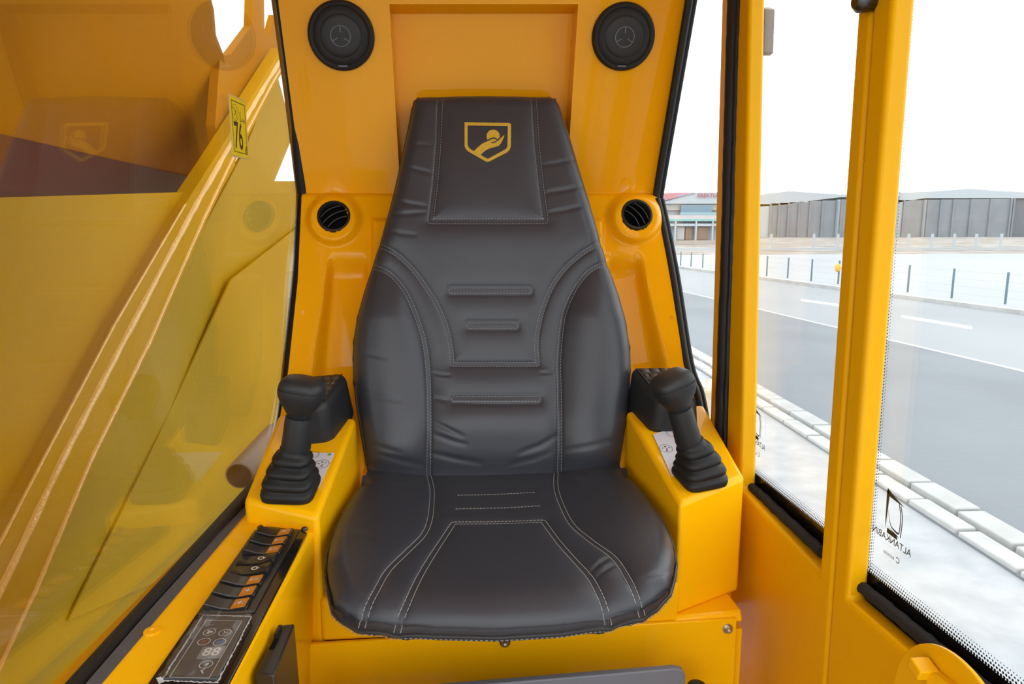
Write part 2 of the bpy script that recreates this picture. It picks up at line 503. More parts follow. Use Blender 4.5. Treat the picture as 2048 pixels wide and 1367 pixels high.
# outdoor side frame of the window along its rear edge
# ------------------------------------------------------------------ noise level sticker on the left pane
c4 = [W(x, y, A=AG - .0035) for x, y in ((456.3, 183), (490.6, 203.5), (497.8, 324.7), (463.5, 309))]
c0 = sum(c4) / 4; EXs = FH.copy(); EYs = np.array([0, 0, 1.])
SW, SH = .040, .052
SW = abs(np.dot(c4[1] - c4[0], FH)) / 2; SH = (c4[0][2] - c4[3][2]) / 2
st = thing('noise_label', 'yellow sticker reading 76 dB on the left window pane', 'sticker', c0 - np.array([0, 0, SH]))
def rrect(c, ex, ey, w, h, r, k=5):
    out = []
    for sx, sy, a0 in ((1, 1, 0), (-1, 1, pi / 2), (-1, -1, pi), (1, -1, 3 * pi / 2)):
        for i in range(k + 1):
            a = a0 + pi / 2 * i / k
            out.append(np.asarray(c) + ex * (sx * (w - r) + r * cos(a)) + ey * (sy * (h - r) + r * sin(a)))
    return out
mk('backing', *prism(rrect(c0, EXs, EYs, SW, SH, .006), NL * .0006), CREAMB, st)
mk('yellow_face', *prism(rrect(c0 + NL * .0004, EXs, EYs, SW - .0022, SH - .0022, .004), NL * .0006), YSTK, st)
b = MB(); z1 = c0 + NL * .0013
for a, c_, w_, h_ in ((0, EYs * (SH - .009), SW - .008, .0006), (0, -EYs * (SH - .009), SW - .008, .0006), (0, EXs * (SW - .008), .0005, SH - .009), (0, -EXs * (SW - .008), .0005, SH - .009)):
    b.add(*obox(z1 + c_, EXs, EYs, NL, w_, h_, .0001))
# sees the pane from inside: the text runs away from the viewer along the pane
b.mk('printed_frame', BRINK, st)
b = MB(); put_text(b, '76', z1 - EYs * .016 - EXs * .006, EXs, EYs, .062, .62, .0006); b.mk('number', BRINK, st)
b = MB(); put_text(b, 'L', z1 + EYs * .018 + EXs * .008, EXs, EYs, .024, .7); put_text(b, 'WA', z1 + EYs * .013 + EXs * .020, EXs, EYs, .009, .7)
put_text(b, 'dB', z1 - EYs * .034 + EXs * .024, EXs, EYs, .016, .6)
b.add(*ring2d(z1 + EYs * .023 - EXs * .015, EXs, EYs, .0125, .0132)); b.add(*strip([z1 + EYs * .030 - EXs * .022, z1 + EYs * .023 - EXs * .012, z1 + EYs * .014 - EXs * .010], .0012, NL))
b.add(*strip([z1 + EYs * .018 - EXs * .022, z1 + EYs * .020 - EXs * .016, z1 + EYs * .028 - EXs * .010], .0012, NL))
b.mk('small_print', BRINK, st)['kind'] = 'stuff'

# ------------------------------------------------------------------ right quarter window
w2 = struct('window_2', W(1437, 900, X=.555), 'narrow rear quarter window between the rear wall and the door pillar')
rb = [(-250, 1414), (-60, 1386), (0, 1378), (385, 1313), (400, 1314), (450, 1325), (560, 1346), (726, 1372), (790, 1394), (900, 1412)]
gp = np.array([WP(x, y) for y, x in rb])
gps = catmull(gp, 5)
mk('rubber_seal', *tube(gps + np.array([-.002, -.008, 0]), .0085, 12), RUBBER, w2, smooth=True)
mk('seal_lip', *tube(gps + np.array([.012, -.002, 0]), .0055, 8), RUBBER, w2, smooth=True)
L_ = resample(gps, 30)
Rr = np.stack([np.full(30, .575), np.full(30, 1.41), L_[:, 2]], 1)
Vg = np.vstack([L_ + (.006, 0, 0), Rr, Rr + (.004, .002, 0), L_ + (.010, .002, 0)])
Fg = []
for a in range(4):
    b2 = (a + 1) % 4
    for i in range(29): Fg.append((a * 30 + i, a * 30 + i + 1, b2 * 30 + i + 1, b2 * 30 + i))
mk('glass_pane', Vg, Fg, GLASS_R, w2)

# ------------------------------------------------------------------ right door pillar with seal
XD = .53
pil = struct('trim_1', W(1450, 900, X=XD), 'yellow door pillar with a ribbed black rubber door seal')
def DX(x, y, X=XD): return W(x, y, X=X)
def lineX(p, y):      # p: ((x0,y0),(x1,y1)) pixel line, extended
    (x0, y0), (x1, y1) = p; return x0 + (x1 - x0) * (y - y0) / (y1 - y0)
def vpost(pl, X, dX, dY, zt=.56, zb=-1.0, mat_=YDOOR, name='post', parent=None, bevel=.002, y0=0, y1=900):
    """upright whose visible near edge follows the pixel line pl on the plane X"""
    a = DX(lineX(pl, y0), y0, X); b = DX(lineX(pl, y1), y1, X)
    Yt = a[1] + (b[1] - a[1]) * (zt - a[2]) / (b[2] - a[2]); Yb = a[1] + (b[1] - a[1]) * (zb - a[2]) / (b[2] - a[2])
    V, F = hexa([(X, Yb, zb), (X + dX, Yb, zb), (X + dX, Yb + dY, zb), (X, Yb + dY, zb)], [(X, Yt, zt), (X + dX, Yt, zt), (X + dX, Yt + dY, zt), (X, Yt + dY, zt)])
    return mk(name, V, F, mat_, parent, bevel=bevel)
vpost(((1456, 0), (1430, 900)), .535, .06, .030, name='pillar', parent=pil, y1=900)
sl = [DX(lineX(((1470, 0), (1444, 850)), y), y, .528) for y in np.linspace(-60, 1000, 60)]
sl = np.array(sl); sl[:, 1] += .0016 * np.sin(np.linspace(0, 9, 60)) + .0008 * rng.randn(60)
mk('door_seal', *tube(sl, .0135, 14), RUBBER, pil, smooth=True)
mk('seal_bead', *tube(sl + np.array([.002, -.014, 0]), .0062, 8), RUBBER, pil, smooth=True)

# ------------------------------------------------------------------ doors
def leaf(name, label, outerL, holeL, holeB, outerR, holeR, zt=.54, zb=-1.0):
    d = struct(name, DX(lineX(outerL, 900), 1100), label)
    X = XD
    def col(pl, ys, clampz=None):
        return [DX(lineX(pl, y), y, X) for y in ys]
    def zy(pl):      # Y as a function of z along an upright pixel line
        a = DX(lineX(pl, 0), 0, X); b = DX(lineX(pl, 1000), 1000, X)
        return lambda z: a[1] + (b[1] - a[1]) * (z - a[2]) / (b[2] - a[2])
    oL, hL, oR, hR = zy(outerL), zy(holeL), zy(outerR), zy(holeR)
    sb = [DX(x, y, X) for x, y in holeB]       # two points of the sill edge
    zs = lambda Y: sb[0][2] + (sb[1][2] - sb[0][2]) * (Y - sb[0][1]) / (sb[1][1] - sb[0][1])
    # corner points of the hole
    Yl = hL(sb[0][2]); Yr = hR(sb[1][2]) if True else 0
    z0, z1 = zs(Yl), zs(Yr)
    P = lambda Y, z, x=X: np.array([x, Y, z])
    ob = MB()
    T = .030
    # rear stile, front stile and lower panel as bevelled slabs of one pressing
    outer = [P(oL(zb), zb), P(oL(zt), zt), P(hL(zt), zt), P(Yl, z0), P(Yr, z1), P(hR(zt), zt), P(oR(zt), zt), P(oR(zb), zb)]
    V, F = prism(outer, (T, 0, 0))
    fr = mk('frame', V, F, YDOOR, d, bevel=.006, seg=3)
    return d, P, (hL, hR, Yl, Yr, z0, z1, T)

SEAM = ((1745, 0), (1650, 1367))
d1, P1, g1 = leaf('door_1', 'rear folding door leaf, yellow with a tall glass pane behind the grab post',
                  ((1476, 0), (1452, 900)), ((1498, 0), (1482, 900)), ((1486, 984), (1637, 1144)), ((1743.5, 0), (1648.5, 1367)), ((1716, 0), (1639, 1140)))
d2, P2, g2 = leaf('door_2', 'front door leaf, yellow with the largest glass pane',
                  ((1746.5, 0), (1651.5, 1367)), ((1785, 0), (1694, 1180)), ((1693, 1198), (1815, 1306)), ((2500, 0), (2500, 1367)), ((2400, 0), (2400, 1367)))

def pane(d, pl, pb, Yfar, seed, frit_px, back=.012):
    """glass stuck to the outer face, printed black border with fading dots along its rear and lower edges"""
    XG = XD + .034
    a = DX(lineX(pl, 0), 0, XG); b = DX(lineX(pl, 1000), 1000, XG)
    ry = lambda z: a[1] + (b[1] - a[1]) * (z - a[2]) / (b[2] - a[2])
    s0, s1 = DX(*pb[0], XG), DX(*pb[1], XG)
    sz = lambda Y: s0[2] + (s1[2] - s0[2]) * (Y - s0[1]) / (s1[1] - s0[1])
    # glass
    zc = s0[2]
    cy = ry(zc); zc = sz(cy)
    zt = .56
    g = [np.array(p) for p in ((XG, cy + .05, zc - .05), (XG, ry(zt) + .05, zt), (XG, Yfar, zt), (XG, Yfar, sz(Yfar) - .05))]
    mk('glass_pane', *prism(g, (.004, 0, 0)), GLASS_R, d)
    x = XG - .0006
    # solid border
    b1 = [(x, cy + .05, zc - .05), (x, ry(zt) + .05, zt), (x, ry(zt), zt), (x, cy, zc)]
    b2 = [(x, cy + .05, zc - .05), (x, cy, zc), (x, Yfar, sz(Yfar)), (x, Yfar, sz(Yfar) - .05)]
    m_ = MB(); m_.add(np.array(b1, float), [(0, 1, 2, 3)]); m_.add(np.array(b2, float), [(0, 1, 2, 3)])
    m_.mk('printed_border', FRIT, d)
    # dots
    V = []; F = []; pitch = .0042; k6 = [(cos(i * pi / 3), sin(i * pi / 3)) for i in range(6)]
    def dot(Y, z, r):
        n0 = len(V)
        for c_, s_ in k6: V.append((x, Y + r * c_, z + r * s_))
        F.append(tuple(range(n0, n0 + 6)))
    for r_ in range(4):
        rad = (.0019, .0016, .0012, .0008)[r_]
        z = zc + pitch
        k = 0
        while z < zt:
            dot(ry(z) - pitch * (r_ + .35), z + (pitch / 2 if r_ % 2 else 0), rad); z += pitch
        Y = cy - pitch * 1.3
        while Y > Yfar:
            Yo = Y + (pitch / 2 if r_ % 2 else 0)
            dot(Yo, sz(Yo) + pitch * (r_ + .35), rad); Y -= pitch
    o = mk('printed_dots', V, F, FRIT, d); o['kind'] = 'stuff'
    return XG, ry, sz, cy, zc

XG, ry1, sz1, cy1, zc1 = pane(d1, ((1520, 0), (1491, 925)), ((1491, 930), (1647, 1055)), g1[3] - .02, 1, 0)
XG, ry2, sz2, cy2, zc2 = pane(d2, ((1815, 0), (1732, 1130)), ((1732, 1137), (2022, 1367)), -.3, 2, 0)

def foam(d, p0, p1, name='foam_seal', ext=0.0):
    a, b = DX(*p0, XD + .022), DX(*p1, XD + .022)
    b = b + (b - a) * ext
    P = resample(np.array([a, b]), 40); P[:, 2] += .0008 * rng.randn(40)
    mk(name, *tube(P, .0085, 10), FOAM, d, smooth=True)
foam(d1, (1483, 954), (1643, 1103))
foam(d2, (1722, 1172), (1868, 1292), ext=.9)
# hinge on the first pane and a fastener at the top of the second leaf
mk('glass_hinge', *prism([DX(*p, XG + .004) for p in ((1521, 14), (1529, 18), (1526, 106), (1519, 112))], (.02, 0, 0)), GREYP, d1, bevel=.002)
cc = DX(1728, 2, XD - .012)
mk('top_catch', *lathe(cc, (-1, 0, 0), [(.012, -.012), (.014, 0), (.014, .006), (.009, .012)], 20), DSTEEL, d2, smooth=True)

# maker's transfer on each pane, printed on the outside so that it reads mirrored from the seat
def transfer(d, c, s):
    ex = np.array([0, 1., 0]); ey = np.array([0, 0, 1.]); nn = np.array([-1., 0, 0])
    ex = ex * s; ey = ey * s; c = np.asarray(c, float)
    # from inside, image right is towards -Y; the mark is mirrored, so its own right runs along +Y
    def q(u, v): return c + ex * u + ey * v
    m_ = MB()
    for poly in ([(.155, .50), (.170, .45), (.10, .40), (-.22, .37), (-.02, .43)],                      # top wedge
                 [(.155, .50), (.170, .45), (.150, .05), (.138, -.06), (.128, .05), (.108, .40), (.13, .46)],
                 [(.10, -.03), (.10, -.10), (-.13, -.11), (-.10, -.045)],
                 [(.11, .00), (.08, -.005), (-.13, -.055), (-.15, -.075)]):
        m_.add(np.array([q(*p) for p in poly]), [tuple(range(len(poly)))])
    arc = [(.105, .22), (.07, .10), (.02, .02), (-.06, -.01), (-.135, -.02)]
    V, F = strip([q(*p) for p in catmull(arc, 5)], np.interp(np.linspace(0, 1, 21), [0, .7, 1], [.004, .022, .03]) * s, nn); m_.add(V, F)
    m_.mk('logo_mark', INK, d)
    m_ = MB()
    for o_ in (0, .035):
        arc = [(-.10 - o_, .38 - o_ * .4), (-.145 - o_, .25), (-.155 - o_, .12), (-.145 - o_, -.02 - o_)]
        m_.add(*strip([q(*p) for p in catmull(arc, 5)], .018 * s, nn))
    m_.mk('logo_mark', PURP, d)
    m_ = MB()
    put_text(m_, 'ALTANKABIN', q(0, -.17), ex, ey, .135, 1.0, .001)
    put_text(m_, 'scouto', q(.02, -.375), ex, ey, .085)
    m_.add(*ring2d(q(-.165, -.37), ex, ey, .028, .040, 16, radians(40), radians(330)))
    put_text(m_, '. . . . . . . . . .', q(.0, -.245), ex, ey, .05); put_text(m_, '. . . . . . .', q(.02, -.44), ex, ey, .05)
    m_.mk('lettering', INK, d)
for d_, p_, s_ in ((d1, (1512, 866), .092), (d2, (1784, 1056), .092)):
    transfer(d_, DX(*p_, XG - .001), s_ * 1.06)

# round yellow guard plate with its lever on the front door leaf
hx = .47
pp = [DX(x, y, hx) for x, y in ((1806, 1315), (1848, 1286), (1962, 1362))]
(ax, ay), (bx, by), (cx_, cy_) = [(p[1], p[2]) for p in pp]
D_ = 2 * (ax * (by - cy_) + bx * (cy_ - ay) + cx_ * (ay - by))
uy = ((ax**2 + ay**2) * (by - cy_) + (bx**2 + by**2) * (cy_ - ay) + (cx_**2 + cy_**2) * (ay - by)) / D_
uz = ((ax**2 + ay**2) * (cx_ - bx) + (bx**2 + by**2) * (ax - cx_) + (cx_**2 + cy_**2) * (bx - ax)) / D_
ur = hypot(ax - uy, ay - uz)
print('disc', uy, uz, ur)
hd = thing('door_handle', 'yellow round guard plate and lever on the front door leaf, below the large pane', 'handle', (hx, uy, uz - ur))
mk('guard_plate', *lathe((hx, uy, uz), (1, 0, 0), [(ur - .001, -.002), (ur, -.001), (ur, .002), (ur - .001, .003)], 64), YDOOR, hd, smooth=True)
lg = DX(1846, 1336, hx - .014)
mk('lug', *obox(lg, np.array([1., 0, 0]), unit((0, 1, .3)), unit((0, -.3, 1)), .010, .009, .006), YDOOR, hd, bevel=.0015)
le = DX(1935, 1400, hx - .010)
ax_ = unit(le - lg)
mk('lever', *obox((lg + le) / 2 + np.array([.006, -.004, -.01]), ax_, unit(np.cross(ax_, (1, 0, 0))), np.array([1., 0, 0]), np.linalg.norm(le - lg) / 2, .012, .006), YDOOR, hd, bevel=.002)
mk('mount', *obox((.505, uy, uz), np.array([1., 0, 0]), np.array([0, 1., 0]), np.array([0, 0, 1.]), .032, .02, .02), YDOOR, hd)

# ------------------------------------------------------------------ consoles
def top_z(Y): return -.443 + .28 * (Y - 1.055)
TN = unit(np.array([0, -.28, 1.]))
TP = np.array([0, 1.055, -.443])
def T(px, py, up=0.0): return WN(px, py, TP + TN * up, TN)
ZD = -.467

cl = thing('side_console', 'yellow moulded console left of the seat carrying the switch panel', 'console', (-.28, .95, -.98))
# joystick box: top follows the sloped plane up to the peak beside the backrest
fi, fo = T(636, 1032), T(487, 999)
pk = T(713, 834)
po = np.array([-.338, pk[1] + .02, top_z(pk[1] + .02)])
fo2 = T(487, 999)
down = lambda p, z: np.array([p[0], p[1], z])
V, F = hexa([down(fo, -.75), down(fi, -.75) + (.0, 0, 0), down(pk, -.75) + (.01, 0, 0), down(po, -.75)], [fo, fi, pk, po])
mk('joystick_box', V, F, YCON, cl, bevel=.009, seg=4)
# deck with its inner wall
dk_b = W(628, 1066, Z=ZD); dk_f = W(440, 1390, Z=ZD); dk_ff = dk_f + (dk_f - dk_b) * .55
do_b = W(478, 1036, Z=ZD); do_f = W(190, 1367, Z=ZD); do_ff = do_f + (do_f - do_b) * .6
top = [do_ff, dk_ff, dk_b + (0, .06, 0), do_b + (0, .06, 0)]
ibf = W(596, 1367, Y=1.04)
bot = [down(do_ff, -.97), down(dk_ff, -.97), np.array([ibf[0] + .0, 1.12, -.97]), down(do_b, -.97) + (0, .06, 0)]
mk('deck', *hexa(bot, top), YCON, cl, bevel=.012, seg=4)
plug('deck_plug', W(305, 1262, Z=ZD), (0, 0, 1), cl, .008)

cr = thing('side_console', 'plain yellow moulded console right of the seat, next to the door', 'console', (.43, 1.15, -.98))
gi, go = T(1361, 1007), T(1490, 952)
pk2 = T(1251, 821); po2 = np.array([.515, pk2[1] + .02, top_z(pk2[1] + .02)])
V, F = hexa([down(gi, -.64), down(go, -.64), down(po2, -.64), down(pk2, -.64)], [gi, go, po2, pk2])
mk('joystick_box', V, F, YCON, cr, bevel=.009, seg=4)
mk('foot_flange', *hexa([(gi[0] - .008, 1.046, -.653), (go[0] - .022, 1.046, -.653), (go[0] - .022, 1.20, -.653), (gi[0] - .008, 1.20, -.653)],
                        [(gi[0] - .002, 1.052, -.640), (go[0] - .022, 1.056, -.636), (go[0] - .022, 1.20, -.636), (gi[0] - .002, 1.20, -.640)]), YCON, cr, bevel=.004)

sb_ = thing('seat_base', 'yellow seat base box under the cushion between the two consoles', 'seat base', (.08, 1.15, -.98))
mk('body', *box(-.215, .372, 1.052, 1.22, -.655, -.58), YCON, sb_, bevel=.008, seg=3)
mk('lower_body', *box(-.215, .485, 1.058, 1.19, -.98, -.672), YCON, sb_)
pl_ = W(634, 1287, Y=1.043); pr_ = W(1474, 1237, Y=1.043)
pn = thing('access_panel', 'yellow flat access panel bolted under the seat', 'panel', (.1, 1.043, -.98))
mk('sheet', *prism([(pl_[0] - .012, 1.043, pl_[2]), (pr_[0], 1.043, pr_[2]), (pr_[0] + .003, 1.043, -.97), (pl_[0] - .03, 1.043, -.97)], (0, .007, 0)), YCON, pn, bevel=.0015)
def bolt(px, py, parent, Y=1.043, r=.0065):
    c = W(px, py, Y=Y)
    a = mk('bolt', *lathe(c, (0, -1, .0), [(r * 1.35, 0), (r * 1.35, .0016), (r * .95, .0018), (r * .95, .006), (r * .8, .0072), (r * .5, .0072), (r * .45, .0035)], 20), STEEL, parent, smooth=True, angle=30)
bolt(1455, 1256, pn); bolt(1010, 1283, pn)

# white diagram stickers on both joystick boxes
def diagram(corners, icons, name, label, green=None):
    P = [T(x, y, .0022) for x, y in corners]
    t = thing(name, label, 'sticker', sum(P) / len(P), 'white control diagram stickers')
    mk('paper', *prism(P, -TN * .0006), WHITE, t)
    b = MB(); ex = np.array([1., 0, 0]); ey = unit(np.cross(TN, ex))
    for x, y, r, k in icons:
        c = T(x, y, .0028)
        b.add(*ring2d(c, ex, ey, r - .0007, r, 32))
        for (u, v, s) in ((0.0, .45, .14), (0.1, -.1, .10), (0.02, -.5, .14), (.5, .25, .12), (-.45, .1, .10)):
            if k: b.add(*ring2d(c + ex * u * r + ey * v * r, ex, ey, 0, s * r, 10))
    b.mk('diagram', INK, t)['kind'] = 'stuff'
    if green:
        b = MB(); b.add(*ring2d(T(*green, .0028), ex, ey, 0, .0035, 14)); b.mk('green_symbol', GREEN, t)
diagram([(552, 903), (670, 905), (637, 976), (528, 960)], [(644, 927, .0125, 1), (627, 908, .010, 0)], 'diagram_sticker', 'white joystick diagram sticker with a green symbol on the left console', (659, 908))
diagram([(1306, 868), (1342, 856), (1400, 862), (1420, 945), (1343, 951)], [(1332, 896, .0125, 1), (1346, 866, .012, 0)], 'diagram_sticker', 'white joystick diagram sticker on the right console beside the door')

# ------------------------------------------------------------------ armrests
def armrest(tf, tb, bf, bb, label, s):
    c = (tf[0] + tb[0]) / 2
    t = thing('armrest', label, 'armrest', (bf[0] + bf[1] + bb[0] + bb[1]) / 4, 'padded armrests either side of the backrest')
    V, F = hexa([bf[0], bf[1], bb[1], bb[0]], [tf[0], tf[1], tb[1], tb[0]])
    mk('pad', V, F, LEATHER2, t, bevel=.016, seg=5)
    nrm = unit(np.cross(tf[1] - tf[0], tb[0] - tf[0]))
    if nrm[2] < 0: nrm = -nrm
    # quilted brown inlay: small cushions laid like courses
    b = MB(); R_, C_ = 5, 3
    def q(u, v): return (tf[0] * (1 - u) + tf[1] * u) * (1 - v) + (tb[0] * (1 - u) + tb[1] * u) * v
    for i in range(R_):
        for j in range(C_ + i % 2):
            u0 = .13 + .74 * max(0, (j - .5 * (i % 2)) / C_); u1 = .13 + .74 * min(1, (j + 1 - .5 * (i % 2)) / C_)
            v0 = .10 + .80 * i / R_; v1 = .10 + .80 * (i + 1) / R_
            e = .012
            B = [q(u0 + e, v0 + e), q(u1 - e, v0 + e), q(u1 - e, v1 - e), q(u0 + e, v1 - e)]
            cen = sum(B) / 4
            Tt = [cen + (p - cen) * .86 + nrm * .0018 for p in B]
            b.add(*hexa([p - nrm * .003 for p in B], Tt))
    o = b.mk('quilted_inlay', BROWN, t, smooth=True, angle=80)
    for u in (.10, .90):
        mk('seam_piping', *tube([q(u, v) - nrm * .0003 for v in np.linspace(.10, .90, 12)], .0016, 6), LEATHER2, t, smooth=True)
armrest([W(578, 812, Y=1.245), W(651, 806, Y=1.25)], [W(628, 747, Y=1.37), W(694, 741, Y=1.37)],
        [W(572, 903, Y=1.245), W(667, 902, Y=1.262)], [W(640, 840, Y=1.37), W(716, 832, Y=1.37)], 'black padded armrest left of the backrest, behind the upright joystick', 1)
armrest([W(1321, 802, Y=1.25), W(1398, 796, Y=1.25)], [W(1259, 730, Y=1.37), W(1340, 729, Y=1.37)],
        [W(1299, 872, Y=1.262), W(1402, 866, Y=1.25)], [W(1247, 830, Y=1.37), W(1340, 830, Y=1.37)], 'black padded armrest right of the backrest, behind the leaning joystick', -1)

# ------------------------------------------------------------------ joysticks
def joystick(base, headc, label, hw, head_hw, twist, hd):
    t = thing('joystick', label, 'joystick', base, 'joysticks on the side consoles')
    ax = unit(headc - base); L = np.linalg.norm(headc - base)
    def fr(k):      # frame that turns from the console top into the stick axis
        z = unit(TN * (1 - k) + ax * k); x = unit(np.array([cos(twist), sin(twist), 0]) - z * np.dot(z, (cos(twist), sin(twist), 0)))
        return x, np.cross(z, x), z
    # bellows
    secs = []
    def pos(h):
        k = min(1, h / .085)
        return base + (TN * (1 - k) + ax * k) * h + (0 if k < 1 else 0), fr(k)
    prof = [(0, 1.0), (.007, 1.03), (.013, 1.0), (.0145, .90), (.018, .86), (.020, .95), (.025, .98), (.030, .93), (.032, .80), (.0365, .74), (.0385, .84),
            (.044, .86), (.049, .80), (.051, .66), (.055, .61), (.057, .71), (.063, .73), (.068, .68), (.070, .56), (.075, .53), (.080, .545)]
    for h, k in prof:
        c, (x, y, z) = pos(h * .95)
        secs.append((c, x, y, hw * k, hw * k * .92, 5.0 - 2.6 * h / .08))
    mk('bellows_boot', *loft(secs, 56), RUBBER, t, smooth=True, angle=70)
    # grip
    h0 = .068; h1 = L - .036; x, y, z = fr(1.0)
    secs = []
    for u, k in ((0, .50), (.06, .54), (.12, .555), (.5, .53), (.9, .52), (1.0, .50)):
        secs.append((base + ax * (h0 + (h1 - h0) * u), x, y, hw * k, hw * k, 2.1))
    mk('grip', *loft(secs, 40), SOFT, t, smooth=True, angle=60)
    o = base + ax * h1
    secs = []
    for h, k, n in ((-.004, .52, 2.1), (.003, .56, 2.2), (.012, .70, 2.4), (.024, .90, 2.7), (.036, 1.02, 3.0), (.043, 1.04, 3.1), (.046, 1.03, 3.2)):
        secs.append((o + ax * h, x, y, head_hw * k, head_hw * k * .86, n))
    g = mk('head', *loft(secs, 48), SOFT, t, smooth=True, angle=60)
    tilt = unit(ax + x * hd)
    tx = unit(x - tilt * np.dot(x, tilt)); ty = np.cross(tilt, tx)
    secs = []
    for h, k, n in ((.0455, 1.005, 3.2), (.0465, 1.025, 3.2), (.053, 1.0, 3.1), (.0585, .93, 3.0), (.0625, .80, 2.8), (.0650, .60, 2.6), (.0665, .35, 2.3), (.067, .1, 2)):
        secs.append((o + ax * .0455 + tilt * (h - .0455), tx, ty, head_hw * k, head_hw * k * .86, n))
    mk('head_cap', *loft(secs, 48), SOFT, t, smooth=True, angle=60)
bL = T(583, 979, .001); hL_ = W(603, 790, Y=bL[1] - .012)
joystick(bL, hL_, 'black joystick standing upright on the left console', .042, .0345, radians(-6), .03)
bR = T(1398, 955, .001); hR_ = W(1348, 778, Y=bR[1] - .02)
joystick(bR, hR_, 'black joystick leaning inwards on the right console by the door', .0395, .0345, radians(14), -.03)

# ------------------------------------------------------------------ the seat
def dist_seg(P, A, B):
    d = B - A; L = (d * d).sum() + 1e-12
    t = np.clip(((P - A) @ d) / L, 0, 1)
    q = A + t[:, None] * d
    return np.linalg.norm(P - q, axis=1)
def dist_poly(P, Q):
    out = np.full(len(P), 9.0)
    for i in range(len(Q) - 1): out = np.minimum(out, dist_seg(P, Q[i], Q[i + 1]))
    return out

